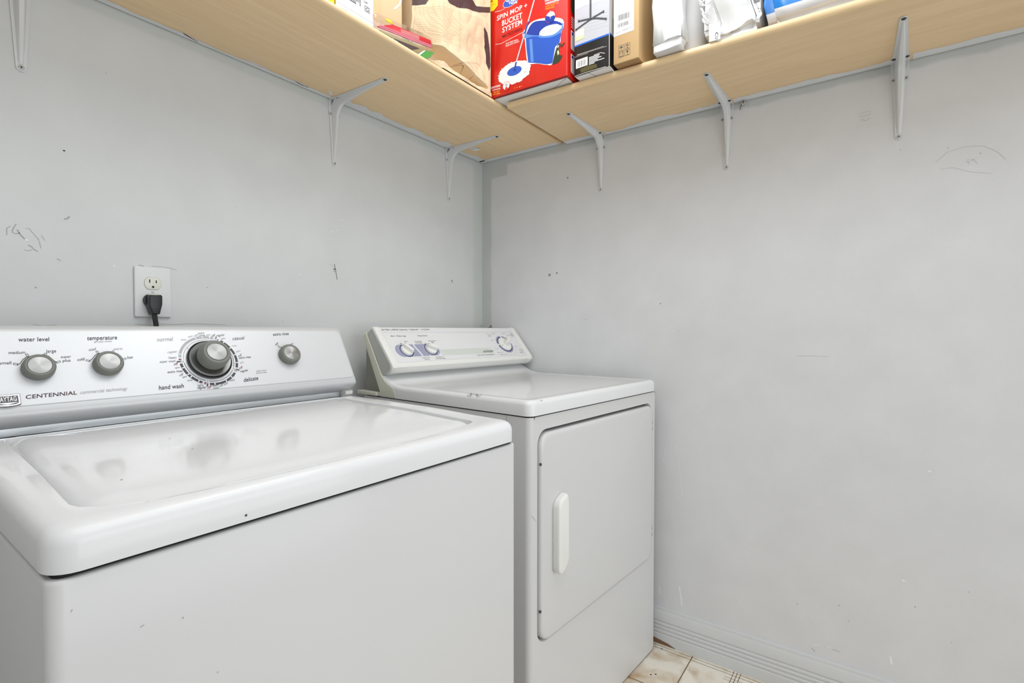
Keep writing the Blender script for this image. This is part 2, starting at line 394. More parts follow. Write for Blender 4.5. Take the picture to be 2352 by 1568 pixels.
mb = MB(); mb.box(XL-.1, -1.88, YF-.1, YF, 0, H, WALLP); mb.box(-.10, .1, YF-.1, YF, 0, H, WALLP); mb.box(-1.88, -.10, YF-.1, YF, 2.10, H, WALLP); struct(mb, 'wall_front')
mb = MB(); mb.box(XL-.1, .1, YF-.1, .1, H, H+.08, CEIL); struct(mb, 'ceiling')
mb = MB(); mb.box(XL-.1, .1, YF-.7, .1, -.06, 0, FLOOR)
FL = Plane(WORLD, (0, 0, 0), (1, 0, 0), (0, 1, 0))
for k in range(-3, 7):
    y = -.915+.305*-k
    if YF-.6 < y < 0: mb.ribbon(FL, [(XL, y), (0, y)], .0032, GROUT)
    x = -.234-.305*k
    if XL < x < 0: mb.ribbon(FL, [(x, YF-.6), (x, 0)], .0032, GROUT)
for x in (-.021, -.036): mb.ribbon(FL, [(x, YF), (x, 0)], .0016, GROUT)
for y0 in (-1.045, -1.655, -.435):
    for d in (0, .010, .020): mb.ribbon(FL, [(-.09, y0-d), (-.012, y0-d)], .0018, GROUT)
    for d in (.055, .068): mb.ribbon(FL, [(-d, y0-.04), (-d, y0+.02)], .0012, GROUT)
for x, y in ((1495, 1549), (1506, 1548), (1520, 1490)): mb.disc(FL, FL.px(x, y), .003, .003, SCUFFD, n=8)
struct(mb, 'floor', auto=False)
# fluted baseboard on the right wall: profile (x, z)
mb = MB()
pr = [(0, 0), (-.0125, 0), (-.0125, .0335)]
for k in range(4):
    z0 = .0335+.0135*k
    pr += [(-.0125, z0+.002), (-.0092, z0+.004), (-.0088, z0+.0055), (-.0095, z0+.007), (-.0122, z0+.0095), (-.0125, z0+.0115)]
pr += [(-.0125, .0875), (-.0118, .113), (-.0105, .1165), (-.0090, .117), (-.0085, .1255), (0, .1262)]
mb.prism(pr, 'y', YF, -.001, BRKT)
BBP = Plane(WORLD, (-.0127, 0, 0), (0, -1, 0), (0, 0, 1))
mb.poly(BBP, [(.74, .002), (.86, .002), (.83, .012), (.78, .020), (.74, .026)], RUST)
struct(mb, 'baseboard_right')

# ---------------------------------------------------------------- shelves
def shelf_profile(front, t, back=0):
    return [(back, 0), (front+.004, 0)] + [(front+.006-.008*math.sin(R(a)), t/2-t/2*math.cos(R(a))) for a in range(20, 180, 20)] + [(front+.004, t), (back, t)]
ZL = 1.814; TL = .016; ZR = 1.807; TR = .020
mb = MB(); mb.prism([(y, ZL+z) for y, z in shelf_profile(-.398, TL, -.0045)], 'x', XL, -.003, WOODX)
UL = Plane(WORLD, (0, 0, ZL), (1, 0, 0), (0, -1, 0))       # underside, seen from below
def smear(mb, pl, u0, u1, step, base, amp, seed, m, along='u', flip=1):
    rnd = random.Random(seed); n = int(abs(u1-u0)/step); prev = None
    for i in range(n+1):
        u = u0+(u1-u0)*i/n
        wv = base + amp*(noise.noise(Vector((u*7, seed, 0)))+.5*noise.noise(Vector((u*31, seed, 4)))) + rnd.uniform(0, .0018)
        cur = (u, max(.002, wv))
        if prev:
            q = [(prev[0], .0045), (prev[0], prev[1]), (cur[0], cur[1]), (cur[0], .0045)]
            mb.poly(pl, q if along == 'u' else [(b, a) for a, b in q], m, .0003)
        prev = cur
smear(mb, UL, -2.0, -.76, .006, .018, .010, 3, PAINTS)
smear(mb, UL, -.735, -.235, .006, .040, .026, 5, PAINTS)
smear(mb, UL, -.20, -.02, .006, .030, .016, 8, PAINTS)
for k in range(60):          # end strip by the right wall
    v0 = .006+.383*k/60; v1 = .006+.383*(k+1)/60
    a = .030+.010*noise.noise(Vector((v0*9, 2, 1))); b = .030+.010*noise.noise(Vector((v1*9, 2, 1)))
    mb.poly(UL, [(-a, v0), (-b, v1), (-.003, v1), (-.003, v0)], PAINTS, .0003)
for pts, wd in [([(412, 70), (430, 82), (455, 96)], .004), ([(560, 133), (590, 147), (620, 160)], .006), ([(672, 183), (692, 193), (708, 200)], .010), ([(756, 207), (762, 218)], .012)]:
    mb.prib(UL, pts, [wd*.3, wd, wd*.4][:len(pts)], PAINTS, .0003)
mb.ppoly(UL, [(1079, 340), (1094, 337.5), (1103, 343.5), (1090, 346.5)], WHITEINK, .0003)
for k in range(5): mb.prib(UL, [(1083+k*3.4, 340.2-k*.5), (1088+k*3.4, 343.3-k*.5)], .0016, INK, .0005)
tag(mb.obj('wall_shelf'), 'maple wood wall shelf along the back wall over the washer, paper bag on it', 'shelf', 'maple wall shelves')
mb = MB()
# right shelf: front edge runs very slightly towards the wall
b = bmesh.new(); sect = shelf_profile(-.3925, TR, -.004); ends = []
for y, dx in ((-.424, 0), (-2.3, .089)):
    ends.append([b.verts.new((x + (dx if i not in (0, len(sect)-1) else 0), y, ZR+z)) for i, (x, z) in enumerate(sect)])
n = len(sect); b.faces.new(ends[0]); b.faces.new(ends[1])
for i in range(n): b.faces.new((ends[0][i], ends[0][(i+1) % n], ends[1][(i+1) % n], ends[1][i]))
bmesh.ops.recalc_face_normals(b, faces=b.faces[:]); mb.merge(b, WOODY, True)
UR = Plane(WORLD, (0, 0, ZR), (0, 1, 0), (1, 0, 0))
UR2 = Plane(WORLD, (0, 0, ZR), (0, -1, 0), (-1, 0, 0))
class _U(Plane): pass
def smearR(u0, u1, base, amp, seed):
    n = int((u1-u0)/.006); prev = None; rnd = random.Random(seed)
    for i in range(n+1):
        y = u0+(u1-u0)*i/n; wv = max(.003, base+amp*(noise.noise(Vector((y*7, seed, 0)))+.4*noise.noise(Vector((y*33, seed, 3))))+rnd.uniform(0, .0015))
        if prev: mb.face([(-.004, -prev[0], ZR-.0003), (-prev[1], -prev[0], ZR-.0003), (-wv, -y, ZR-.0003), (-.004, -y, ZR-.0003)][::-1], PAINTS)
        prev = (y, wv)
smearR(.426, .555, .034, .012, 2); smearR(.59, 1.0, .030, .018, 6); smearR(1.03, 1.43, .034, .014, 9); smearR(1.47, 2.2, .036, .016, 12)
tag(mb.obj('wall_shelf'), 'maple wood wall shelf along the right wall over the dryer, red mop box on it', 'shelf', 'maple wall shelves')

# ---------------------------------------------------------------- shelf brackets (local: wall plane x=0, arm along -x, top z=0)
def make_bracket(name, label, group, topscrews):
    fr = Frame(0, 0); root = thing(name, label, 'bracket', fr, (0, 0, 0), group)
    mb = MB()
    def arm(L, w0, w1):
        return [(0, -w0/2), (0, w0/2), (-.03, w0/2), (-.06, w0*.40)] + [(-L+w1/2*(1-math.sin(R(a))) , w1/2*math.cos(R(a))) for a in range(0, 181, 30)][::1] + [(-.06, -w0*.40), (-.03, -w0/2)]
    mb.prism(arm(.252, .040, .016), 'z', -.0028, -.0004, BRKT)
    mb.prism([(y, x-.0) for x, y in arm(.205, .040, .016)], 'x', -.0028, -.0004, BRKT)
    # pressed rib with a rounded inner corner: (x, z) outline
    inner = [(-.232, -.004), (-.15, -.0105), (-.085, -.0165)] + [(-.062+.042*math.sin(R(a)), -.060+.042*math.cos(R(a))) for a in range(0, 91, 15)] + [(-.0150, -.10), (-.0095, -.15), (-.004, -.190)]
    outer = [(-.232, -.002), (-.15, -.002), (-.085, -.002)] + [(-.062+.042*math.sin(R(q))*1.35 if q < 45 else -.002, -.002 if q < 45 else -.060+.042*math.cos(R(q))*1.35) for q in range(0, 91, 15)] + [(-.002, -.10), (-.002, -.15), (-.002, -.190)]
    outer[5] = (-.020, -.002); outer[6] = (-.002, -.020)
    def wd(x, z): q = max(-x, -z); return .0115*(1-q/.27)+.0016
    rows = []
    for (xo, zo), (xi, zi) in zip(outer, inner):
        h_ = wd(xi, zi); xm, zm = xi*.8+xo*.2, zi*.8+zo*.2
        rows.append([mb.bm.verts.new(v) for v in ((xo, -h_, zo), (xm, -h_*.62, zm), (xi, -h_*.38, zi), (xi, h_*.38, zi), (xm, h_*.62, zm), (xo, h_, zo))])
    for ra, rb in zip(rows, rows[1:]):
        for k in range(5):
            f = mb.bm.faces.new((ra[k], ra[k+1], rb[k+1], rb[k])); f.material_index = mb.mi(BRKT); f.smooth = True
    for e_ in (rows[0], rows[-1]): mb.bm.faces.new(e_).material_index = mb.mi(BRKT)
    bmesh.ops.recalc_face_normals(mb.bm, faces=mb.bm.faces[:])
    mb.obj('bracket_body', root)
    def screw(x, y, z, ax, m):
        s_ = MB(); M = Matrix.Translation((x, y, z)) @ (Matrix.Rotation(PI, 4, 'X') if ax == 'z' else Matrix.Rotation(-PI/2, 4, 'Y'))
        s_.lathe([(.0052, -.0005), (.0052, .0008), (.0040, .0018), (.0022, .0021), (0, .0021)], m, M, 16)
        for q in (0, PI/2): s_.box(-.0022, .0022, -.0005, .0005, .0019, .0024, BLACKGAP, M=M @ Matrix.Rotation(q, 4, 'Z'))
        s_.obj('screw', root)
    screw(-.244, 0, -.0028, 'z', SCRD)
    for y in (-.014, .014):
        screw(-.038, y, -.0028, 'z', topscrews); screw(-.0028, y, -.045, 'x', SCRP)
    screw(-.0028, 0, -.197, 'x', SCRP)
    return root
BR = [('y', -.566, ZR, 'white steel shelf bracket on the right wall nearest the corner', SCRD), ('y', -1.006, ZR, 'white steel shelf bracket at the middle of the right wall shelf, metal clip beside it', SCRD),
      ('y', -1.443, ZR, 'white steel shelf bracket at the far right of the photo, on the right wall', SCRD),
      ('x', -.2125, ZL, 'white steel shelf bracket on the back wall nearest the corner, above the dryer', SCRP), ('x', -.7415, ZL, 'white steel shelf bracket under the back wall shelf between washer and dryer', SCRP),
      ('x', -1.466, ZL, 'white steel shelf bracket cut off at the left edge, above the washer', SCRP)]
proto = None
for ax, p, z, lab, ts in BR:
    if proto is None or proto[1] is not ts:
        o = make_bracket('shelf_bracket', lab, 'white steel shelf brackets', ts); proto = (o, ts)
    else:
        o = proto[0].copy(); COL.objects.link(o); o['label'] = lab
        for ch in proto[0].children:
            c = ch.copy(); COL.objects.link(c); c.parent = o
    o.location = (0, p, z) if ax == 'y' else (p, 0, z); o.rotation_euler = (0, 0, 0 if ax == 'y' else PI/2)
# small metal clip by the middle bracket
mb = MB(); c = Vector((-.006, -1.055, 1.800))
mb.box(-.0095, -.0005, -1.061, -1.049, 1.793, 1.806, CHROME, .001); mb.tube([(-.0095, -1.055, 1.800), (-.016, -1.055, 1.800)], .003, STEEL, 10)
mb.tube([(-.008, -1.050, 1.795), (-.011, -1.047, 1.787), (-.007, -1.045, 1.780)], .0015, STEEL, 8)
tag(mb.obj('cable_clip'), 'small metal clip screwed to the right wall beside the middle bracket', 'clip')

# ---------------------------------------------------------------- washing machine (local: x -.70..0, y 0 front .. .69, z)
FWM = Frame(-.9094, -.8257, 0, R(-.3)); WO = (-.35, .345, 0)
washer = thing('washing_machine', 'white top-loading washing machine with silver control console, left of the dryer', 'washing machine', FWM, WO)
mb = MB()
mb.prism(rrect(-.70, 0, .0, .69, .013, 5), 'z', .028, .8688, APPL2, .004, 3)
mb.prism(rrect(-.694, -.006, .006, .684, .01, 4), 'z', .860, .880, BLACKGAP)
FPW = Plane(FWM, (0, 0, 0), (1, 0, 0), (0, 0, 1))
for x, y, r in ((420, 1418, .0009), (500, 1543, .0007)): mb.disc(FPW, FPW.px(x, y), r, r, SCUFF, n=8)
for pts in ([(322, 1440), (331, 1434)], [(163, 1405), (166, 1399)]): mb.prib(FPW, pts, .0007, SCUFF)
mb.obj('cabinet', washer, WO)
for x in (-.64, -.06):
    for y in (.06, .63):
        mb = MB(); mb.lathe([(0, 0), (.020, 0), (.020, .012), (.009, .014), (.009, .03), (0, .03)], BLACKP, Matrix.Translation((x, y, 0)), 20); mb.obj('foot', washer, WO)
ZT = [(-.01, .9125), (.0, .9135), (.05, .9150), (.10, .9165), (.22, .9215), (.37, .9240), (.503, .9250), (.515, .9232), (.528, .9150), (.7, .9150)]
def interp(T, y):
    if y <= T[0][0]: return T[0][1]
    for (a, p), (b, q) in zip(T, T[1:]):
        if y <= b: t = (y-a)/(b-a); return p+(q-p)*t
    return T[-1][1]
zt = lambda y: interp(ZT, y)
NR = 480; CW = (-.35, .27)
OUT = [(0, None, .8735), (.0, .0165, 0), (.0015, .0105, 0), (.0045, .0056, 0), (.009, .0024, 0), (.016, .0007, 0), (.028, 0, 0)]
lid_front = [(-.666, .075), (-.662, .060), (-.650, .0475), (-.613, .0305), (-.56, .0215), (-.503, .0170), (-.44, .0150), (-.38, .0148), (-.29, .0190), (-.20, .0250), (-.13, .0360), (-.085, .0460), (-.069, .0545), (-.062, .070)]
LID = lid_front + [(-.052, .48), (-.056, .495), (-.068, .503), (-.63, .503), (-.644, .495), (-.649, .48)]
def inset(pts, d):
    n = len(pts); out = []
    for i in range(n):
        p = Vector(pts[i-1]); c = Vector(pts[i]); q = Vector(pts[(i+1) % n])
        a = (c-p).normalized(); b = (q-c).normalized(); nn = (Vector((-a.y, a.x))+Vector((-b.y, b.x))).normalized()
        out.append((c.x+nn.x*d, c.y+nn.y*d))
    return out
mb = MB(); rings = []
for d, drop, za in OUT:
    pts = radial(rrect(-.70+d, -d, -.002+d, .688-d, .026-d*.5, 8), CW, NR)
    rings.append([(x, y, za if drop is None else zt(y)-drop) for x, y in pts])
lidp = radial(LID, CW, NR)
ow = radial(rrect(-.70+.028, -.028, .026, .66, .012, 8), CW, NR)
rings.append([(x*.4+a*.6, y*.4+b_*.6, zt(y*.4+b_*.6)) for (x, y), (a, b_) in zip(ow, radial(inset(LID, -.006), CW, NR))])
rings.append([(x, y, zt(y)-.0002) for x, y in radial(inset(LID, -.0012), CW, NR)])
rings.append([(x, y, zt(y)-.0014) for x, y in lidp])
rings.append([(x, y, zt(y)-.022) for x, y in lidp])
shell(mb, rings, APPL, NR)
# paint chips
TPW = Plane(FWM, (0, 0, .9), (1, 0, 0), (0, 1, 0))
def chip(frame_mb, pl, pts, wd, m, h): frame_mb.prib(pl, pts, wd, m, h)
FRW = Plane(FWM, (0, -.0021, 0), (1, 0, 0), (0, 0, 1))
mb.disc(FRW, FRW.px(565, 1183), .0014, .0014, SCUFFD, n=8)
mb.obj('top_panel', washer, WO)
mb = MB(); rings = []
for d, drop in [(.0022, .022), (.0026, .0150), (.0056, .0100), (.0105, .0060), (.017, .0027), (.024, .0006), (.032, -.0009), (.045, -.0014)]:
    rings.append([(x, y, zt(y)-drop) for x, y in radial(inset(LID, d), CW, NR)])
base = radial(inset(LID, .045), CW, NR)
for k in (.75, .5, .25):
    rings.append([(CW[0]+(x-CW[0])*k, CW[1]+(y-CW[1])*k, zt(CW[1]+(y-CW[1])*k)+.0014) for x, y in base])
shell(mb, rings, APPL, NR, (CW[0], CW[1], zt(CW[1])+.0014))
LPW = Plane(FWM, (0, 0, .9245), (1, 0, 0), (0, 1, 0))
for i, (yy, ln) in enumerate(((.435, .010), (.405, .012), (.375, .009))):
    for k in range(3):
        y0 = yy+k*.003-.003
        z0 = zt(y0)
        xe = -.649-(.48-y0)*.042
        mb.face([(xe+.0024, y0-.001, z0-.0146), (xe+.0024, y0+.0026, z0-.0146), (xe+.0056, y0+.0018, z0-.0094), (xe+.0056, y0+.0004, z0-.0094)], RUST)
for x, y in ((390, 1007), (442, 1028), (279, 1091), (1023, 948)):
    u, v = Plane(FWM, (0, 0, .924), (1, 0, 0), (0, 1, 0)).px(x, y); mb.face([(u+.0012*math.cos(t), v+.0012*math.sin(t), zt(v)+.0018) for t in [k*PI/4 for k in range(8)]], SCUFF)
mb.obj('lid', washer, WO)

# console
mb = MB()
prof = [(.684, .932), (.548, .932), (.536, .9335), (.520, .9415), (.508, .948), (.5020, .9535), (.5006, .9570), (.5008, .9605), (.5024, .9648), (.5050, .9702), (.5640, 1.0805), (.5692, 1.0902), (.5735, 1.0945), (.5800, 1.0966), (.5916, 1.0976), (.62, 1.0985), (.676, 1.0970), (.685, 1.0900)]
mb.prism(prof, 'x', -.700, .0, SILVD, .007, 4)
console = mb.obj('console', washer, WO)
mb = MB(); mb.prism([(.540, .9206), (.540, .9345), (.68, .9345), (.68, .9206)], 'x', -.660, -.024, mat('satin hinge strip', (226, 230, 233), .22, metal=.75)); mb.box(-.690, -.006, .5404, .68, .9140, .9207, BLACKGAP); mb.obj('hinge_cover', washer, WO)
for x0, x1 in ((-.022, -.001), (-.699, -.6625)):
    mb = MB(); mb.prism([(.684, .9188), (.684, .9375), (.520, .9375), (.5165, .935), (.5175, .928), (.530, .9188), (.55, .9188)], 'x', x0, x1, PLASW, .0015); mb.obj('end_trim', washer, WO)
# printed control face
A0 = Vector((0, .5050, .9702)); A1 = Vector((0, .5688, 1.08947))
FC = Plane(FWM, A0, (1, 0, 0), A1-A0); VL = (A1-A0).length
mb = MB()
b = bmesh.new()
o_ = [FC.P(u, v, 0) for u, v in rrect(-.692, -.0075, .0006, VL-.001, (.012, .010, .014, .014), 6)]
i_ = [FC.P(u, v, .0016) for u, v in rrect(-.691, -.0085, .0016, VL-.002, (.011, .009, .013, .013), 6)]
lo = [b.verts.new(p) for p in o_]; hi = [b.verts.new(p) for p in i_]; b.faces.new(hi)
for i in range(len(lo)): b.faces.new((lo[i], lo[(i+1) % len(lo)], hi[(i+1) % len(lo)], hi[i]))
mb.merge(b, SILV, False)
P1 = Plane(FWM, A0+FC.N*.0017, (1, 0, 0), A1-A0)
T = [('water level', 42, 784, 113, 783, 9, INK, .012), ('small', -2, 837, 26, 836, 6.5, INK, 0), ('medium', 20, 813, 58, 812, 6.5, INK, 0), ('large', 107, 810, 129, 809, 7, INK, 0), ('super', 140, 822, 163, 821, 5.5, INK, 0), ('plus', 144, 831, 162, 830, 6, INK, 0),
     ('temperature', 200, 781, 269, 779, 9, INK, .012), ('all cold rinses', 216, 787, 257, 785, 4.5, INKL, 0), ('cool', 204, 806, 220, 804, 6.5, INKG, 0), ('warm', 261, 804, 281, 803, 6, INKL, 0), ('cold', 178, 829, 194, 827, 6.5, INK, 0), ('hot', 293, 824, 305, 823, 6.5, INK, 0),
     ('normal', 361, 784, 397, 782, 8.5, INKL, .01), ('regular', 385, 811, 407, 809, 5, INKL, 0), ('heavy', 388, 824, 406, 823, 5.5, INKG, 0), ('super wash', 367, 833, 403, 831, 5, INKG, 0), ('off', 399, 839, 409, 838, 6.5, INKR, 0), ('spin', 402, 846, 413, 845, 4, INKG, 0),
     ('extra rinse', 385, 857, 419, 854, 5.5, INK, 0), ('off', 412, 864, 421, 862, 6, INKG, 0), ('spin', 419, 868, 429, 866, 4.5, INKG, 0), ('rinse', 430, 876, 442, 874, 4.5, INKG, 0), ('hand wash', 365, 895, 422, 890, 9.5, INK, .015), ('light', 454, 888, 467, 886, 5.5, INKG, 0), ('regular', 453, 893.5, 474, 891.5, 6, INK, 0), ('off', 476, 893, 486, 891, 7, INKR, 0),
     ('CENTENNIAL', 59, 916, 177, 905.5, 8.5, INKM, .01), ('commercial technology', 184, 905, 293, 895, 7.5, INKL, 0),
     ('extra', 455, 767, 469, 766, 4.5, INKG, 0), ('rinse', 457, 772, 471, 771, 4.5, INKG, 0), ('off', 446, 773, 454.5, 772, 5.5, INKL, 0), ('spin', 474, 771, 483, 770, 4, INKL, 0), ('off', 485.5, 774, 494, 772.5, 6, INKG, 0), ('regular', 497, 773, 516, 771, 5.5, INKG, 0), ('light', 507, 780, 518, 778, 4, INKL, 0), ('rinse', 415, 782, 427, 781, 4, INKL, 0), ('spin', 432, 775, 442, 773, 4, INKL, 0),
     ('casual', 534, 781, 561, 779, 7.5, INKG, .012), ('rinse', 533, 796, 543, 795, 4, INKL, 0), ('spin', 542, 809, 552, 807, 4, INKL, 0), ('off', 547, 820, 555, 818, 6, INKG, 0), ('extra rinse', 549, 824, 576, 821.5, 5, INK, 0), ('spin', 551, 835, 560, 833, 4.5, INKL, 0), ('off', 549, 848, 557, 846, 6, INKR, 0), ('regular', 552, 855, 570, 852, 5, INK, 0), ('rinse', 528, 876, 539, 873.5, 4.5, INKG, 0), ('delicate', 560, 877, 593, 872, 9, INK, .015),
     ('spin', 514, 884, 523.5, 881.5, 4.5, INKG, 0), ('off', 504, 889, 512.5, 886.5, 6, INKG, 0), ('extra', 488, 888, 501.5, 886, 4.5, INK, 0), ('rinse', 489.5, 893.5, 502.5, 891.5, 4.5, INK, 0),
     ('extra rinse', 627, 771, 663, 769, 6.5, INK, .005), ('off', 632, 793, 638.5, 791, 5, INK, 0), ('on', 668, 791.5, 673.5, 790, 3.6, INK, 0), ('pull to start', 589, 853.5, 611.5, 851, 3.2, INKG, 0), ('push to stop', 589, 858, 612.5, 855.5, 3.2, INKG, 0)]
for t, x0, y0, x1, y1, hh, m, bd in T: mb.text(P1, t, (x0, y0), (x1, y1), hh, m, bd)
# knob places on the face
def cen(x, y): return P1.px(x, y)
K1 = cen(87, 848); K2 = cen(246.5, 838.5); K3 = cen(662, 817)
KD = (-.3374, .0655)
RD = .0560
# programme ring round the main dial
def ang(x, y): q = Vector(cen(x, y))-Vector(KD); return math.degrees(math.atan2(q.y, q.x))
ro = RD*.955; wd = RD*.085
sect = [((463, 879), (416, 843)), ((570, 0), (0, 0))]
a_sw = ang(412, 829); a_lt = ang(475, 884); a_rg = ang(546, 850); a_cs = ang(497, 777)
def seg(a0, a1, ink, cuts):
    while a1 < a0: a1 += 360
    mb.arc(P1, KD, ro, a0+6, a1-9, wd, ink, .0003, int((a1-a0)/3))
    mb.arc(P1, KD, ro*.885, a0+5, a1-4, wd*.22, ink, .0003, int((a1-a0)/3))
    for c in cuts: mb.arc(P1, KD, ro, a0+(a1-a0)*c-1.1, a0+(a1-a0)*c+1.1, wd*.8, WHITEINK, .0005, 2)
    # start mark: bar across the ring with a bend into the inner line
    mb.arc(P1, KD, ro, a0-5, a0-2.2, wd, INKR if ink is not INKL else INKG, .0003, 2)
    for q in (a0+1.2,):
        c = math.cos(R(q)); s = math.sin(R(q))
        mb.ribbon(P1, [(KD[0]+c*ro*.9, KD[1]+s*ro*.9), (KD[0]+c*ro*.99, KD[1]+s*ro*.99)], wd*.34, WHITEINK, .0006)
        mb.ribbon(P1, [(KD[0]+c*ro*.885, KD[1]+s*ro*.885), (KD[0]+c*ro*1.12, KD[1]+s*ro*1.12)], wd*.55, ink if ink is not INKL else INKG, .0004)
seg(a_sw, a_lt, INK, (.22, .45, .55, .78))
seg(a_lt, a_rg, INK, (.2, .52, .72, .93))
seg(a_rg, a_cs, INK, (.2, .42, .62, .82))
seg(a_cs, a_sw, INKL, (.12, .25, .38, .86, .94))
def knob_marks(K, r, pts):
    for (x, y) in pts:
        q = Vector(P1.px(x, y)); d = (q-Vector(K)).normalized()
        for s_ in (-1, 1):
            nn = Vector((-d.y, d.x))*.0013*s_
            mb.ribbon(P1, [q-d*.0028+nn, q+d*.0028+nn], .0006, INK)
        for e in (-.0028, .0028): mb.ribbon(P1, [q+d*e-Vector((-d.y, d.x))*.0015, q+d*e+Vector((-d.y, d.x))*.0015], .0006, INK)
knob_marks(K1, 0, [(36, 836), (63, 816), (104, 814), (134, 831)])
knob_marks(K2, 0, [(202, 828), (224, 809), (259, 808), (286, 824)])
knob_marks(K3, 0, [(640, 795), (668, 793)])
for pts in ([(39, 837), (46, 835), (52, 826), (60, 820), (66, 818)], [(98, 813), (112, 818), (124, 828), (131, 833)], [(205, 829), (212, 824), (218, 816), (227, 811)], [(256, 808), (270, 812), (278, 820), (283, 825)], [(642, 797), (650, 797), (658, 794)], [(666, 794), (672, 796)]):
    mb.prib(P1, pts, .0010, INK)
mb.ppoly(P1, [(430, 798), (432, 799.5), (430.5, 801.5)], INK)
panel = mb.obj('control_panel', washer, WO, auto=False)
# badge
mb = MB()
q = lambda x, y: P1.px(x, y)
u1, vt = q(45, 905); u0 = q(-19, 918)[0]; vb = q(45, 929)[1]; vm = q(5, 936.5)[1]
def badge(d, h0, h1, m):
    b = bmesh.new(); pts = [(u0+d, vt-d), (u1-d, vt-d), (u1-d*.9, vb+d), (u1-.006, vb-.002+d), ((u0+u1)/2, vm+d*1.2), (u0+.006, vb-.002+d), (u0+d*.9, vb+d)]
    lo = [b.verts.new(P1.P(x, y, h0)) for x, y in pts]; hi = [b.verts.new(P1.P(x, y, h1)) for x, y in pts]; b.faces.new(hi)
    for i in range(len(pts)): b.faces.new((lo[i], lo[(i+1) % 7], hi[(i+1) % 7], hi[i]))
    bmesh.ops.recalc_face_normals(b, faces=b.faces[:]); mb.merge(b, m)
badge(0, 0, .0020, BADGE); badge(.0008, .002, .0024, CHROME); badge(.0026, .0024, .0026, BADGE)
e = q(38, 921); vv = Vector(q(38, 910.5))-Vector(e); vv.x = 0
mb.text_uv(P1, 'MAYTAG', (q(-10, 921)[0], e[1]-.0006), (e[0], e[1]-.0006), vv, WHITEINK, .03, .0031)
lo_ = [(u0+.003, vb+.0035), (u1-.003, vb+.0035), ((u0+u1)/2, vm+.0035)]
mb.poly(P1, lo_, CHROME, .003)
mb.obj('badge', washer, WO, auto=False)
# knobs
def onface(pl, c, h=0):
    M = Matrix((pl.U, pl.V, pl.N)).transposed().to_4x4(); M.translation = pl.P(c[0], c[1], h); return M
def round_knob(K, r, hgt):
    M = onface(P1, K); mb = MB()
    mb.lathe([(0, 0), (r*.92, 0), (r*.94, .0012), (r*.90, .0016), (r*.99, .0030), (r, .006), (r*.985, hgt*.70), (r*.93, hgt*.90), (r*.84, hgt), (r*.74, hgt*1.0), (r*.725, hgt*.97), (0, hgt*.97)], RUBBER, M)
    k = mb.obj('knob', washer, WO)
    mb = MB(); mb.lathe([(r*.72, hgt*.97), (r*.71, hgt*1.0), (r*.69, hgt*1.01), (r*.675, hgt*.99), (r*.65, hgt*.995), (0, hgt*.995)], BRUSH, Matrix.Identity(4))
    c = mb.obj('knob_cap', k, None); c.matrix_local = M; return k
def rad(xa, ya, xb, yb): return (Vector(P1.px(xa, ya))-Vector(P1.px(xb, yb))).length/2
round_knob(K1, rad(47, 848, 128, 846), .017); round_knob(K2, rad(213, 838, 283, 836), .017); round_knob(K3, rad(640, 818, 685, 816), .017)
mb = MB(); M = onface(P1, KD); rd = RD*.735
mb.lathe([(rd*1.02, 0), (rd*1.03, .004), (rd*1.0, .0045), (rd*.96, .001), (rd*.95, .001)], BLACKP, M, 64)
mb.lathe([(rd*.945, .0), (rd*.945, .0075), (rd*.91, .0095), (rd*.62, .0065), (rd*.60, .003), (0, .003)], BRUSH, M, 64)
dial = mb.obj('dial_skirt', washer, WO)
mb = MB(); r = rd*.70; h0 = .012; h1 = .040
mb.lathe([(0, .003), (r*.80, .003), (r*.80, h0), (r*.97, h0+.001), (r, h0+.004), (r*.985, h0+.016), (r*.95, h1-.004), (r*.86, h1), (r*.70, h1), (r*.685, h1-.001), (0, h1-.001)], RUBBER, M, 64)
k = mb.obj('dial_knob', washer, WO)
mb = MB(); mb.lathe([(r*.68, h1-.0012), (r*.665, h1+.0004), (r*.64, h1+.0006), (r*.625, h1-.0002), (0, h1-.0002)], BRUSH, Matrix.Identity(4), 64); c = mb.obj('knob_cap', k); c.matrix_local = M

# ---------------------------------------------------------------- dryer (local: x -.69..0, y 0 front, z)
FD = Frame(-.0507, -.7944, 0, R(-4.2)); DO = (-.345, .34, 0)
dryer = thing('clothes_dryer', 'white front-loading clothes dryer in the corner, right of the washer', 'dryer', FD, DO)
mb = MB(); zc = .8835; rr = .016
side = [(-.69, .67)] + [(-.69+rr-rr*math.cos(R(a)), rr-rr*math.sin(R(a))) for a in range(0, 91, 15)]
r2 = .004; side2 = [(-r2+r2*math.sin(R(a)), r2-r2*math.cos(R(a))) for a in range(0, 91, 15)] + [(0, .67)]
for path in (side, side2):
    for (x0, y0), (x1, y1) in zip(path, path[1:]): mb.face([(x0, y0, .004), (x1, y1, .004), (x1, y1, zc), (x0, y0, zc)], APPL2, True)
mb.face([(0, .67, .004), (-.69, .67, .004), (-.69, .67, zc), (0, .67, zc)], APPL2)
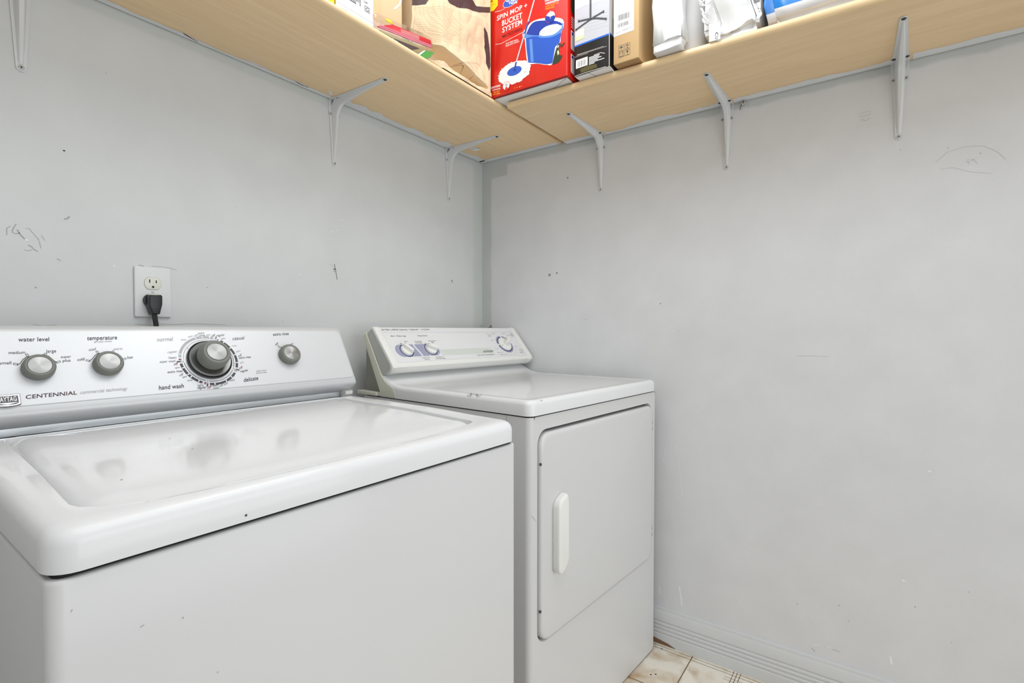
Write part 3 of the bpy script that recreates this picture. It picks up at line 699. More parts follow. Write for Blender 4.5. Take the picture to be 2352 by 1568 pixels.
# front with its door opening
OPN = rrect(-.661, -.0275, .3255, .8500, (.036, .036, .034, .036), 8); c0 = (-.345, .58); ND = 360
outer = radial([(-.69+rr, .004), (-r2, .004), (-r2, zc), (-.69+rr, zc)], c0, ND)
opn = radial(OPN, c0, ND); opn2 = radial(inset(OPN, .0015), c0, ND); opn3 = radial(inset(OPN, .012), c0, ND)
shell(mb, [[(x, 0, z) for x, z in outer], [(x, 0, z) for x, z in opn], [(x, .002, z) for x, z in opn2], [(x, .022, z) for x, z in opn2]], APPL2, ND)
shell(mb, [[(x, .0215, z) for x, z in opn2], [(x, .024, z) for x, z in opn3]], BLACKGAP, ND, (c0[0], .024, c0[1]))
mb.face([(-.69, .02, zc), (-.0, .02, zc), (0, .67, zc), (-.69, .67, zc)], APPL2)
mb.box(-.684, -.006, .006, .66, .876, .8862, BLACKGAP)
SD = Plane(FD, (-.69, 0, 0), (0, -1, 0), (0, 0, 1))
mb.ribbon(SD, [(-.0714, .03), (-.0714, zc)], .0016, SCUFF)
FPD = Plane(FD, (0, 0, 0), (1, 0, 0), (0, 0, 1))
mb.prib(FPD, [(1221, 1184), (1232, 1198)], .0008, SCUFF)
bmesh.ops.remove_doubles(mb.bm, verts=mb.bm.verts[:], dist=1e-5)
mb.obj('cabinet', dryer, DO)
# door
mb = MB(); DR = rrect(-.6545, -.0300, .3300, .8415, (.036, .032, .032, .036), 10)
mb_r = []
for d, y in [(.0, .020), (0, .002), (.0006, -.0015), (.002, -.0045), (.0045, -.0065), (.008, -.0075), (.014, -.008)]:
    mb_r.append([(x, y, z) for x, z in radial(inset(DR, d), c0, ND)])
shell(mb, mb_r, APPL2, ND, (c0[0], -.008, c0[1]))
door = mb.obj('door', dryer, DO)
mb = MB()
hp = [(-.6095, .652), (-.606, .664), (-.598, .672), (-.586, .678), (-.5725, .6825), (-.566, .672), (-.5635, .655), (-.5635, .525), (-.567, .508), (-.577, .497), (-.590, .490), (-.600, .488), (-.607, .494), (-.6095, .506)]
mb.prism(hp, 'y', -.030, -.006, PLASW, .006, 4)
mb.prism(rrect(-.585, -.546, .505, .652, (.01, .014, .014, .01), 5), 'y', -.0098, -.006, APPL2, .0035, 3)
mb.obj('handle', door)
for x, y in ((1238, 1066), (1237, 1404)):
    u, v = FPD.px(x, y); mb = MB(); mb.lathe([(.0036, 0), (.0036, .003), (.002, .004), (0, .004)], SCRD, onface(Plane(FD, (0, -.002, 0), (1, 0, 0), (0, 0, 1)), (u+.002, v)), 14); mb.obj('catch_screw', door)
for z0, z1 in ((.745, .797), (.388, .440)):
    mb = MB(); mb.box(-.0300, -.0245, -.0012, .004, z0, z1, CAPG, .0004)
    for k in range(5):
        a = z0+(z1-z0)*k/5
        mb.lathe([(.0026, a+.001), (.0030, a+.002), (.0030, a+(z1-z0)/5-.001), (.0026, a+(z1-z0)/5)], STEEL if k % 2 else CAPG, Matrix.Translation((-.0272, -.0012, 0)), 14)
    mb.obj('hinge', dryer, DO)
# top
DT = [(-.01, .9245), (.02, .9240), (.30, .9235), (.46, .9232), (.49, .9242), (.515, .9275), (.535, .9335), (.555, .9425), (.576, .9540), (.6, .9540)]
dt = lambda y: interp(DT, y)
cD = (-.345, .28); mb = MB(); rings = []
for d, drop, za in [(0, None, .8868), (0, .012, 0), (.0015, .0065, 0), (.005, .0022, 0), (.010, .0, 0), (.015, 0, 0), (.026, .0014, 0), (.04, .0022, 0)]:
    pts = radial(rrect(-.6925+d, .0005-d, -.004+d, .578-d*.2, (.022, .022, .004, .004), 8), cD, ND*2)
    rings.append([(x, y, za if drop is None else dt(y)-drop*(1-max(0, min(1, (y-.47)/.06)) if d > .012 else 1)) for x, y in pts])
i0 = rings[-1]
for k in (.93, .86, .80, .74, .66, .5, .25):
    rings.append([(cD[0]+(x-cD[0])*k, cD[1]+(y-cD[1])*k, dt(cD[1]+(y-cD[1])*k)-.0022*(1-max(0, min(1, (cD[1]+(y-cD[1])*k-.47)/.06)))) for x, y, z in i0])
shell(mb, rings, APPL, ND*2, (cD[0], cD[1], dt(.28)-.0022))
TD = Plane(FD, (0, 0, .9250), (1, 0, 0), (0, 1, 0))
for pts, wd in ([[(1074, 904), (1078, 904.5)], .0035], [[(1080, 905.5), (1083, 903.5), (1085, 904)], .0035], [[(1086, 904), (1090, 905)], .002], [[(1093, 905), (1099, 907), (1106, 906)], .004]): mb.prib(TD, pts, wd, BLACKP, .0006)
FTD = Plane(FD, (0, -.0044, 0), (1, 0, 0), (0, 0, 1)); mb.prib(FTD, [(1241, 920), (1246, 919)], .002, SCUFF)
mb.obj('top_panel', dryer, DO)
# console: body with rolled lower edge, printed face, end caps, side brackets
B0 = Vector((0, .5270, .9880)); B1 = Vector((0, .6190, 1.0965))
cprof = [(.574, .9555), (.556, .9560), (.541, .9600), (.5300, .9680), (.5245, .9775), (.5270, .9880), (.6190, 1.0965), (.6235, 1.0995), (.630, 1.0985), (.652, 1.0835), (.690, 1.06), (.690, .90), (.60, .90)]
mb = MB(); mb.prism(cprof, 'x', -.668, -.022, PLASW); mb.obj('console', dryer, DO)
for s0, s1 in ((-.690, -.6655), (-.0255, -.001)):
    mb = MB()
    q = [(.578, .9545), (.556, .9545), (.540, .9590), (.5285, .9675), (.5225, .9770), (.5250, .9885), (.6175, 1.0985), (.6235, 1.1018), (.631, 1.1005), (.653, 1.0845)]
    mb.prism(q, 'x', s0, s1, PLASW, .0045, 4)
    cap = mb.obj('end_cap', dryer, DO)
    xs = s0-.0007 if s0 < -.3 else s1+.0007
    mb = MB(); q2 = [(.573, .9570), (.556, .9600), (.544, .9640), (.536, .9720), (.5335, .9780), (.5360, .9885), (.6240, 1.0935), (.630, 1.0935), (.650, 1.0815)]
    mb.prism(q2, 'x', min(xs, xs+.003), max(xs, xs+.003), CAPG); mb.obj('cap_insert', cap)
    mb = MB(); x0, x1 = (-.6935, -.676) if s0 < -.3 else (-.014, -.0004)
    poly = [(.6545, 1.0835), (.5760, .9525), (.5585, .9365), (.5440, .9275), (.5300, .9235), (.5180, .9170), (.5090, .9050), (.5045, .8875), (.695, .8875), (.695, .8990), (.5815, .8990), (.6715, 1.0710), (.664, 1.0795)]
    mb.prism(poly, 'x', x0, x1, CREAM, .0012, 2)
    mb.prism([(.6690, 1.0690), (.690, 1.0600), (.690, .8985), (.5800, .8985)], 'x', (-.668 if s0 < -.3 else -.024), (-.664 if s0 < -.3 else -.020), OLIVE)
    if s0 < -.3: mb.box(-.7000, -.690, .5950, .695, .8880, .8992, CREAM, .0012)
    mb.obj('side_bracket', dryer, DO)
P2 = Plane(FD, B0, (1, 0, 0), B1-B0); P2 = Plane(FD, B0+P2.N*.0012, (1, 0, 0), B1-B0)
VD = (B1-B0).length
mb = MB(); b = bmesh.new()
lo = [b.verts.new(P2.P(u, v, -.0011)) for u, v in rrect(-.6645, -.0265, .004, VD+.001, .004, 4)]; hi = [b.verts.new(P2.P(u, v, 0)) for u, v in rrect(-.664, -.027, .0045, VD+.0005, .004, 4)]; b.faces.new(hi)
for i in range(len(lo)): b.faces.new((lo[i], lo[(i+1) % len(lo)], hi[(i+1) % len(lo)], hi[i]))
mb.merge(b, APPL)
G = P2.grid(840, 740, 11.76); G3 = P2.grid(820, 730, 5.345); G8 = P2.grid(1120, 740, 13.064)
vline = G.px(1300, 268)[1]; mb.ribbon(P2, [(-.661, vline), (-.030, vline)], .0012, PALEB)
# lilac pill with a wavy gap
pt = (G.px(1000, 605)[1]+G.px(1800, 577)[1])/2; pbm = (G.px(1200, 930)[1]+G.px(1850, 896)[1])/2; pl_ = G.px(778, 705)[0]; pr_ = G.px(2026, 815)[0]; rp = (pt-pbm)/2
mb.poly(P2, rrect(pl_, pr_, pbm, pt, rp*.96, 10), LILAC, .0002)
gx = (G.px(1350, 590)[0]+G.px(1505, 885)[0])/2
mb.ribbon(P2, [(gx-.004+.007*math.sin((k/10-.5)*PI*.9), pt+.0004-(pt-pbm+.0008)*k/10) for k in range(11)], .0062, APPL, .0004)
s0 = G3.px(1650, 365); mb.poly(P2, rrect(pr_+.002, G3.px(1680, 430)[0], G3.px(1500, 437)[1], G3.px(1500, 370)[1], (.001, .002, .012, .001), 6), SAGE, .0002)
for t, a, b_, hh, m, bd in [('EXTRA LARGE Capacity / Capacité  •  6 Cycles', (430, 222), (1715, 208), 38, INK, .005), ('Start / Démarrage', (670, 388), (1090, 384), 34, INK, 0), ('Temperature', (1390, 380), (1660, 374), 32, INK, 0),
                            ('Start', (1040, 530), (1125, 528), 26, INK, 0), ('Cottons/Reg.', (1308, 528), (1512, 522), 24, INK, 0), ('Cotons/Rég.', (1340, 568), (1520, 562), 24, INK, 0), ('Perma/Press', (1692, 518), (1892, 512), 24, INK, 0), ('Moy.', (1778, 556), (1842, 552), 24, INK, .02),
                            ('Fluff/No Heat', (1530, 974), (1740, 964), 24, INK, 0), ('Air/Frais', (1588, 1016), (1722, 1010), 24, INK, 0), ('Knits/Del. Low', (1895, 952), (2112, 942), 24, INK, 0), ('Tricots/Dél. Basse', (1880, 996), (2162, 984), 24, INK, 0)]:
    mb.text(G, t, a, b_, hh, m, bd)
mb.text(G3, 'HOTPOINT', (1552, 424), (1672, 420), 22, BLACKP, .03); mb.text(G3, 'HEAVY DUTY / HAUT RENDEMENT', (1480, 464), (1684, 454), 11, INK)
mb.ppoly(G, [(925, 568), (968, 566), (947, 592)], INK); mb.ppoly(G, [(1040, 556), (1060, 556), (1050, 572)], INK)
KS = G.px(1108, 760); KT = G.px(1760, 722); KM = G8.px(513, 655)
rs = (G.px(1262, 760)[0]-G.px(960, 760)[0])/2
for K in (KS, KT):
    mb.arc(P2, K, rs*1.22, 100, 330, .0012, WHITEINK, .0004); mb.arc(P2, K, rs*1.14, 110, 340, .0034, NAVY, .0004)
for a in (130, 235, 320): mb.ribbon(P2, [(KT[0]+rs*1.3*math.cos(R(a)), KT[1]+rs*1.3*math.sin(R(a))), (KT[0]+rs*1.62*math.cos(R(a)), KT[1]+rs*1.62*math.sin(R(a)))], .0018, WHITEINK, .0005)
rm = (G8.px(740, 780)[0]-G8.px(285, 560)[0])/2*1.02
aT = lambda X, Y: math.degrees(math.atan2(G8.px(X, Y)[1]-KM[1], G8.px(X, Y)[0]-KM[0]))
def darc(p, q, clockwise=True):
    a0, a1 = aT(*p), aT(*q)
    while a1 > a0: a1 -= 360
    mb.arc(P2, KM, rm*1.105, a0, a1, rm*.15, NAVY, .0003); mb.arc(P2, KM, rm*1.27, a0, a1, rm*.13, LILAC, .0003)
darc((285, 640), (345, 400)); darc((400, 405), (585, 480)); darc((715, 630), (330, 690))
for t, a, b_, hh in [('Auto', (-35, 355), (10, 355), 26), ('Cottons', (15, 395), (95, 392), 26), ('Cotons', (20, 435), (100, 432), 26), ('More', (125, 355), (212, 350), 22), ('Less', (430, 342), (512, 338), 22), ('Less', (565, 405), (650, 400), 22), ('Auto', (672, 350), (745, 345), 26), ('Perma', (672, 388), (768, 383), 26), ('Press', (700, 424), (790, 418), 26), ('More', (95, 552), (182, 548), 22),
                     ('Timed', (940, 838), (1040, 834), 28), ('Dry', (1010, 880), (1055, 876), 28), ('Minuté', (975, 920), (1080, 914), 28), ('60', (815, 730), (868, 726), 22), ('50', (835, 828), (855, 824), 22), ('40', (825, 915), (845, 911), 22), ('30', (770, 975), (795, 971), 22), ('20', (685, 990), (708, 986), 22), ('Dewrinkle 10', (385, 980), (598, 968), 22), ('Cool', (225, 805), (330, 792), 20), ('Extra Care', (300, 920), (480, 908), 22)]:
    mb.text(G8, t, a, b_, hh, INKG)
mb.obj('control_panel', dryer, DO, auto=False)
def wing_knob(K, r, hgt, a, wing, name='knob'):
    M = onface(P2, K); mb = MB()
    mb.lathe([(0, 0), (r*.98, 0), (r, .003), (r*.97, .006), (r*.93, .0075), (0, .0085)], PLASW, M)
    Mw = M @ Matrix.Rotation(R(a), 4, 'Z')
    mb.prism([(-r*wing, .005), (r*.95, .005), (r*.99, .008), (r*.92, hgt), (-r*wing*.8, hgt), (-r*wing, hgt*.8)], 'y', -r*.26, r*.26, PLASW, .0022, 3, Mw)
    mb.box(r*.60, r*.90, -.0006, .0006, hgt-.0002, hgt+.0003, INK, M=Mw)
    return mb.obj(name, dryer, DO)
wing_knob(KS, rs, .020, 128, .85); wing_knob(KT, rs, .020, 155, .85)
M = onface(P2, KM); mb = MB(); r = rm
mb.lathe([(0, 0), (r*.98, 0), (r, .002), (r*.95, .0045), (r*.55, .007), (0, .0085)], PLASW, M, 64)
Mw = M @ Matrix.Rotation(R(40), 4, 'Z')
mb.prism([(-r*.30, .006), (r*.78, .004), (r*.80, .010), (r*.70, .024), (-r*.15, .024), (-r*.30, .016)], 'y', -r*.17, r*.17, PLASW, .002, 3, Mw)
mb.prism([(-r*.93, .0052), (-r*.74, .0062), (-r*.74, .0066), (-r*.93, .0056)], 'y', -r*.02, r*.02, INK, 0, M=M @ Matrix.Rotation(R(20), 4, 'Z'))
mb.obj('timer_dial', dryer, DO)

# ---------------------------------------------------------------- wall outlet and power cord
OUTW = mat('outlet plate plastic', (222, 223, 223), .4, var=.01); RECP = mat('aged receptacle plastic', (222, 222, 210), .4, var=.02)
FO = Frame(-1.244, 0, 1.1805); OO = (0, 0, 0)
outlet = thing('wall_outlet', 'white duplex wall outlet on the back wall with a black plug in its lower socket', 'outlet', FO, OO)
mb = MB()
mb.prism(rrect(-.0375, .0375, -.0590, .0590, .003, 4), 'y', -.0062, -.0003, OUTW, .0022, 3)
mb.obj('cover_plate', outlet)
PO = Plane(FO, (0, -.0064, 0), (1, 0, 0), (0, 0, 1)); GO = PO.grid(280, 590, 8.711)
def clip_round(c, r, hh, n=10):
    a = math.degrees(math.asin(hh/r)); return [(c[0]+r*math.cos(R(t)), c[1]+r*math.sin(R(t))) for t in [-a+2*a*i/n for i in range(n+1)]] + [(c[0]+r*math.cos(R(t)), c[1]+r*math.sin(R(t))) for t in [180-a+2*a*i/n for i in range(n+1)]]
cu_ = GO.px(618, 530)
for k, cc in enumerate((cu_, (cu_[0], cu_[1]-.0387))):
    mb = MB()
    mb.poly(PO, clip_round(cc, .0178, .0148), SCUFF, .0001)
    mb.prism(clip_round(cc, .0172, .0142), 'y', -.0078, -.0060, RECP, .0006, 2)
    PR = Plane(FO, (0, -.0079, 0), (1, 0, 0), (0, 0, 1))
    for dx, hh in ((-.0067, .0080), (.0067, .0066)): mb.poly(PR, rrect(cc[0]+dx-.0011, cc[0]+dx+.0011, cc[1]+.0012, cc[1]+.0012+hh, 0), BLACKGAP, .0002)
    mb.disc(PR, (cc[0], cc[1]-.0082), .0026, .0026, BLACKGAP, .0002, 20)
    mb.obj('receptacle', outlet)
mb = MB(); mb.lathe([(.0034, 0), (.0034, .0008), (.0022, .0016), (0, .0017)], OUTW, onface(PO, (cu_[0], cu_[1]-.0193)), 18); M = onface(PO, (cu_[0], cu_[1]-.0193), .0017) @ Matrix.Rotation(R(70), 4, 'Z'); mb.box(-.003, .003, -.0004, .0004, -.0002, .0002, SCUFF, M=M)
mb.obj('screw', outlet)
cord = thing('power_cord', 'black power cord with angled plug in the wall outlet, hanging behind the washer', 'power cord', FO, OO)
GP = Plane(FO, (0, -.031, 0), (1, 0, 0), (0, 0, 1)).grid(280, 590, 8.711)
g = lambda X, Y: GP.px(X, Y)
tl = g(545, 760); tr = g(805, 760); br = g(805, 945); b2 = g(755, 1145); b3 = g(610, 1145); bl = g(540, 960)
mb = MB()
mb.prism([bl, (tl[0], tl[1]-.003), (tl[0]+.003, tl[1]), (tr[0]-.003, tr[1]), (tr[0], tr[1]-.003), br, b2, b3], 'y', -.034, -.009, BLACKP, .0022, 3)
mb.prism(clip_round(((tl[0]+tr[0])/2-.002, (tl[1]+bl[1])/2), .0165, .0135), 'y', -.0125, -.0080, BLACKP, .001, 2)
pp = [(b3[0]+.001, b3[1]+.006), (b2[0]-.001, b2[1]+.006), (b2[0]-.002, b2[1]+.0015), (b3[0]+.002, b3[1]+.0015)]
for k in range(3): mb.box(b3[0]-.0004, b2[0]+.0004, -.0346, -.010, b3[1]+.003+k*.0045, b3[1]+.0048+k*.0045, BLACKP, .0005)
mb.obj('plug', cord)
mb = MB(); m0 = ((b2[0]+b3[0])/2, b3[1])
pts = [(m0[0], -.022, m0[1]+.004), (m0[0]+.0012, -.022, m0[1]-.012), (m0[0]+.003, -.022, m0[1]-.026), (m0[0]+.0035, -.023, m0[1]-.06), (m0[0]+.004, -.03, m0[1]-.14), (m0[0]-.01, -.05, m0[1]-.28), (m0[0]-.02, -.07, m0[1]-.48)]
def spline(pts, n=6):
    P = [Vector(p) for p in pts]; out = []
    for i in range(len(P)-1):
        a, b, c, d = P[max(i-1, 0)], P[i], P[i+1], P[min(i+2, len(P)-1)]
        for k in range(n):
            t = k/n; out.append(.5*((2*b)+(c-a)*t+(2*a-5*b+4*c-d)*t*t+(3*b-a-3*c+d)*t**3))
    return out+[P[-1]]
sp_ = spline(pts)
for dx in (-.0030, 0, .0030): mb.tube([p+Vector((dx, 0, 0)) for p in sp_], .0026, BLACKP, 10)
mb.obj('cable', cord)

# ---------------------------------------------------------------- things on the shelves
CARD = mat('brown cardboard', (206, 172, 124), .75, var=.03, scale=18, bump=.05); CARDD = mat('cardboard inside', (176, 140, 96), .8)
CARDL = mat('pale cardboard', (222, 192, 150), .7, var=.02, scale=18)
LABEL = mat('white label paper', (226, 226, 225), .55); RED = mat('red carton print', (222, 32, 22), .3, var=.03, coat=.2); DRED = mat('dark red carton edge', (150, 22, 26), .5)
WHITEB = mat('white carton board', (238, 238, 238), .6); BLUE = mat('royal blue print', (40, 92, 200), .35); BLUED = mat('deep blue print', (30, 62, 168), .35); BLUEL = mat('light blue print', (92, 148, 226), .35)
YEL = mat('yellow print', (248, 220, 20), .4); BLACKC = mat('black carton print', (30, 28, 30), .35, var=.1); GREYP = mat('grey photo print', (196, 198, 206), .35); GREYP2 = mat('light grey photo print', (222, 223, 228), .35)
LEG = mat('dark grey print', (72, 74, 80), .4); GREEN = mat('green print', (70, 150, 60), .4); GREENL = mat('pale green print', (214, 228, 178), .4); ORANGE = mat('orange print', (255, 176, 40), .4); PINK = mat('pink print', (226, 90, 130), .4)
DKGREEN = mat('dark green print', (46, 62, 44), .4); BLUEST = mat('blue stripe print', (28, 104, 212), .35); STEELP = mat('steel grey print', (196, 198, 204), .3); REDDK = mat('maroon print', (120, 20, 28), .4)
AX = R(-90)
def carton(name, label, cat, fr, w_, d_, h_, m, under=None):
    mb = MB(); mb.box(0, w_, 0, d_, 0, h_, m, .0012, 2)
    return mb
def place(mb, name, label, cat, fr, w_, d_, group=None, **k):
    o = mb.obj(name, auto=False, **k); o.location = fr.o; o.rotation_euler = (0, 0, fr.a); tag(o, label, cat, group)
    return o
def front(fr): return Plane(fr, (0, 0, 0), (1, 0, 0), (0, 0, 1))

# --- red mop box
FR = Frame(-.4356, -.3897, 1.8305, R(-87.45)); Wb, Db, Hb = .2730, .19, .36
mb = MB(); mb.box(0, Wb, 0, Db, 0, Hb, RED, .0012, 2)
UN = Plane(FR, (0, 0, 0), (1, 0, 0), (0, 1, 0)); 
def under(mb, pts, m, h=.0004): mb.face([(x, y, -h) for x, y in pts], m)
under(mb, [(0, .001), (Wb, .001), (Wb, Db-.001), (0, Db-.001)], DRED, .0002)
under(mb, [(.004, .011), (Wb-.006, .011), (Wb-.006, Db-.008), (.004, Db-.008)], WHITEB, .0004)
under(mb, [(.182, .060), (.1835, .060), (Wb-.006, .0115), (Wb-.008, .011)], BLACKGAP, .0006)
F5 = front(FR).grid(1080, 0, 6.03); f5 = lambda pts, m, h: mb.ppoly(F5, pts, m, h)
# logo, title
mb.disc(F5, F5.px(562, 20), .0300, .0150, WHITEINK, .0003, rot=.10); mb.disc(F5, F5.px(562, 20), .0285, .0137, BLUE, .0005, rot=.10)
mb.text(F5, 'Great', (492, 30), (640, 10), 58, WHITEINK, .04, .0008); mb.text(F5, 'Value', (532, 66), (652, 44), 42, WHITEINK, .04, .0008)
f5([(250, -40), (385, -40), (383, 75), (325, 150), (250, 170)], YEL, .0003)
mb.text(F5, '2', (275, 30), (318, 24), 45, RED, .04, .0006); mb.text(F5, 'HEADS', (290, 80), (362, 62), 22, ORANGE, .02, .0006)
for t, a, b_, hh in [('SPIN MOP +', (372, 290), (790, 102), 64), ('BUCKET', (442, 362), (722, 246), 72), ('SYSTEM', (446, 456), (720, 336), 70)]: mb.text(F5, t, a, b_, hh, WHITEINK, .03, .0006)
mb.text(F5, 'MICROFIBRE', (446, 528), (722, 416), 40, REDDK, .012, .0006)
mb.text(F5, 'EASY PRESS PEDAL', (498, 618), (668, 558), 20, WHITEINK, .02, .0006); mb.text(F5, 'TELESCOPIC HANDLE', (490, 652), (680, 582), 20, WHITEINK, .02, .0006)
mb.prib(F5, [(340, 170), (420, 150), (480, 118)], .0012, WHITEINK, .0005); mb.prib(F5, [(352, 618), (430, 604), (560, 535), (730, 448)], .0012, WHITEINK, .0005)
for t, a, b_, hh, m in [('HANDS-FREE', (1030, -25), (1260, -78), 36, WHITEINK), ('HAND-FREE', (1036, 28), (1255, -30), 30, WHITEINK), ('WRINGING', (1040, 72), (1232, 12), 30, WHITEINK), ('WITH BUILT IN', (1040, 110), (1222, 50), 25, ORANGE), ('WRINGER', (1040, 142), (1166, 104), 25, ORANGE)][1:]: mb.text(F5, t, a, b_, hh, m, .03, .0006)
for t, a, b_, hh, m in [('MICROFIBRE', (262, 1240), (420, 1196), 25, WHITEINK), ('CAPTURES', (305, 1262), (420, 1232), 17, WHITEINK), ('AND DIRT', (316, 1294), (412, 1270), 18, ORANGE), ('AND GRIME', (312, 1322), (418, 1300), 18, ORANGE)]: mb.text(F5, t, a, b_, hh, m, .035, .0006)
# bucket picture
def rounded(pts, n=5):
    P = [Vector(p) for p in pts]; m = len(P); out = []
    for i in range(m):
        a, b_, c, d = P[i-1], P[i], P[(i+1) % m], P[(i+2) % m]
        for k in range(n):
            t = k/n; q_ = .5*((2*b_)+(c-a)*t+(2*a-5*b_+4*c-d)*t*t+(3*b_-a-3*c+d)*t**3); out.append((q_.x, q_.y))
    return out
fs5 = lambda pts, m, h: f5(rounded(pts), m, h)
fs5([(735, 440), (770, 395), (860, 300), (1000, 255), (1180, 245), (1270, 262), (1298, 310), (1290, 380), (1255, 480), (1250, 580), (1205, 640), (1140, 880), (1060, 898), (930, 882), (800, 872), (770, 680), (755, 545), (725, 500)], WHITEINK, .0004)
f5([(770, 520), (830, 510), (950, 500), (1100, 490), (1252, 420), (1262, 440), (1240, 590), (1178, 650), (1138, 878), (1060, 892), (930, 876), (805, 868), (782, 690)], BLUE, .0006)
fs5([(775, 480), (830, 360), (900, 300), (1030, 285), (1180, 290), (1262, 320), (1270, 350), (1120, 350), (1010, 400), (965, 470), (940, 495), (850, 490), (790, 500)], BLUED, .0006)
fs5([(740, 440), (775, 470), (850, 488), (950, 492), (1100, 486), (1255, 400), (1272, 330), (1290, 330), (1265, 440), (1130, 515), (980, 525), (930, 505), (840, 512), (770, 530), (735, 490)], BLUEL, .0008)
fs5([(960, 465), (985, 420), (1060, 365), (1180, 335), (1235, 345), (1252, 375), (1235, 420), (1150, 480), (1040, 500), (975, 492)], WHITEINK, .0010)
for k in range(9): mb.prib(F5, [(1003+k*26, 425-k*8), (1010+k*25, 490-k*9)], 0.0010, mat('slot grey print', (160, 164, 176), .4), .0012)
f5([(820, 545), (860, 540), (880, 860), (840, 862)], BLUEL, .0008)
fs5([(1205, 640), (1248, 600), (1255, 625), (1225, 670), (1240, 690), (1235, 760), (1275, 765), (1270, 800), (1230, 860), (1190, 882), (1142, 876)], DKGREEN, .0008)
f5([(1250, 640), (1310, 586), (1314, 600), (1262, 665)], DKGREEN, .0009); f5([(1205, 655), (1230, 625), (1236, 635), (1214, 668)], WHITEINK, .0010); f5([(1205, 715), (1225, 690), (1235, 740), (1212, 770)], GREENL, .0010)
mb.disc(F5, F5.px(1112, 237), .0168, .0165, PINK, .0012); mb.disc(F5, F5.px(1112, 235), .0150, .0147, WHITEINK, .0014)
fs5([(1040, 270), (1060, 225), (1110, 235), (1165, 215), (1178, 250), (1150, 300), (1110, 315), (1065, 305)], BLUED, .0016); mb.prib(F5, [(1112, 150), (1112, 262)], .0022, STEELP, .0017)
# mop picture
mb.prib(F5, [(896, -20), (800, 320), (720, 590), (640, 865)], .0050, STEELP, .0012); mb.prib(F5, [(892, -20), (796, 320), (716, 590), (636, 865)], .0010, WHITEINK, .0014)
mb.prib(F5, [(806, 300), (758, 470)], .0062, BLUED, .0014); mb.prib(F5, [(640, 862), (622, 945)], .0058, BLUED, .0015)
rnd = random.Random(4); cM = (615, 1005); pts = []
for k in range(90):
    a = 2*PI*k/90; rr_ = 1+rnd.uniform(-.05, .05); pts.append((cM[0]+228*rr_*math.cos(a)*.985-40*math.sin(a)*.4, cM[1]+158*rr_*math.sin(a)-56*math.cos(a)))
f5(pts, WHITEINK, .0010)
for k in range(60):
    a = rnd.uniform(0, 2*PI); r0 = rnd.uniform(.55, .8); r1 = r0+.17
    p = lambda q: (cM[0]+225*q*math.cos(a)-16*math.sin(a)*q, cM[1]+155*q*math.sin(a)-55*q*math.cos(a))
    mb.prib(F5, [p(r0), p(r1)], .0006, GREYP2, .0012)
f5([(cM[0]+100*math.cos(a)-6*math.sin(a), cM[1]-20+62*math.sin(a)-28*math.cos(a)) for a in [2*PI*k/40 for k in range(40)]], BLUE, .0014)
f5([(600, 960), (636, 950), (640, 985), (604, 990)], BLUED, .0018)
mb.disc(F5, F5.px(503, 1190), .0134, .0134, RED, .0016); mb.disc(F5, F5.px(503, 1190), .0122, .0122, WHITEINK, .0018); mb.disc(F5, F5.px(505, 1180), .0050, .0058, GREYP, .0020); f5([(485, 1240), (500, 1205), (520, 1212), (530, 1235), (512, 1262), (492, 1262)], RED, .0020)
for k, X in enumerate((612, 645, 680, 705)): f5([(X, 1215-k*8), (X+12, 1211-k*8), (X+12, 1222-k*8), (X, 1226-k*8)], ORANGE if k != 2 else WHITEINK, .0006)
# worn front edge and printed side
mb.face([(Wb-.0025, -.0004, 0), (Wb+.0004, -.0004, 0), (Wb+.0004, -.0004, Hb), (Wb-.0025, -.0004, Hb)], mat('worn red edge', (232, 84, 72), .5))
SR = Plane(FR, (Wb, 0, 0), (0, 1, 0), (0, 0, 1))
mb.poly(SR, [(.02, .0), (.075, 0), (.075, .06), (.02, .055)], RED, .0002)
for z0, z1 in ((.018, .074), (.086, .142)):
    mb.poly(SR, rrect(.022, .17, z0, z1, .006, 4), WHITEINK, .0004); mb.disc(SR, (.075, (z0+z1)/2-.006), .028, .018, BLUE, .0006); mb.disc(SR, (.082, (z0+z1)/2), .016, .012, BLUEL, .0008); mb.poly(SR, rrect(.028, .038, z1-.012, z1-.004, 0), BLUED, .0006)
for k in range(5): mb.poly(SR, rrect(.025, .16, .150+.007*k, .1535+.007*k, 0), WHITEINK, .0004)
mb.poly(SR, rrect(.02, .17, .19, .24, .02, 4), DKGREEN, .0004)
place(mb, 'mop_box', 'red carton with a blue bucket and white mop printed on it, in the shelf corner', 'box', FR, Wb, Db)

# --- black and white carton
FK = Frame(-.4062, -.6762, 1.8285, R(-90.3)); Wk, Dk, Hk = .1116, .24, .42
mb = MB(); mb.box(0, Wk, 0, Dk, 0, Hk, BLACKC, .0012, 2)
under(mb, [(.002, .003), (Wk-.004, .003), (Wk-.004, Dk-.003), (.002, Dk-.003)], WHITEB, .0004); under(mb, [(.045, .004), (.0462, .004), (.060, .05), (.0585, .05)], BLACKGAP, .0006)
F6 = front(FK).grid(1300, 0, 6.533); f6 = lambda pts, m, h: mb.ppoly(F6, pts, m, h)
zst = F6.px(380, 598)[1]; zs2 = F6.px(380, 616)[1]
mb.poly(F6, rrect(.001, Wk-.001, zst, Hk-.002, 0), GREYP, .0003); mb.poly(F6, rrect(.001, Wk-.001, zs2-.001, zst, 0), BLUEST, .0004)
f6([(140, 150), (300, 80), (520, 20), (645, -10), (645, -900), (140, -900)], GREYP2, .0005)
mb.prib(F6, [(369, -300), (369, 310)], .0062, LEG, .0008); mb.prib(F6, [(363, -300), (363, 300)], .0012, INKG, .0010)
for pts in ([(190, 322), (330, 290), (460, 275), (612, 285)], [(150, 452), (260, 370), (360, 300)], [(400, 270), (490, 218), (570, 170)]): mb.prib(F6, pts, .0050, LEG, .0008)
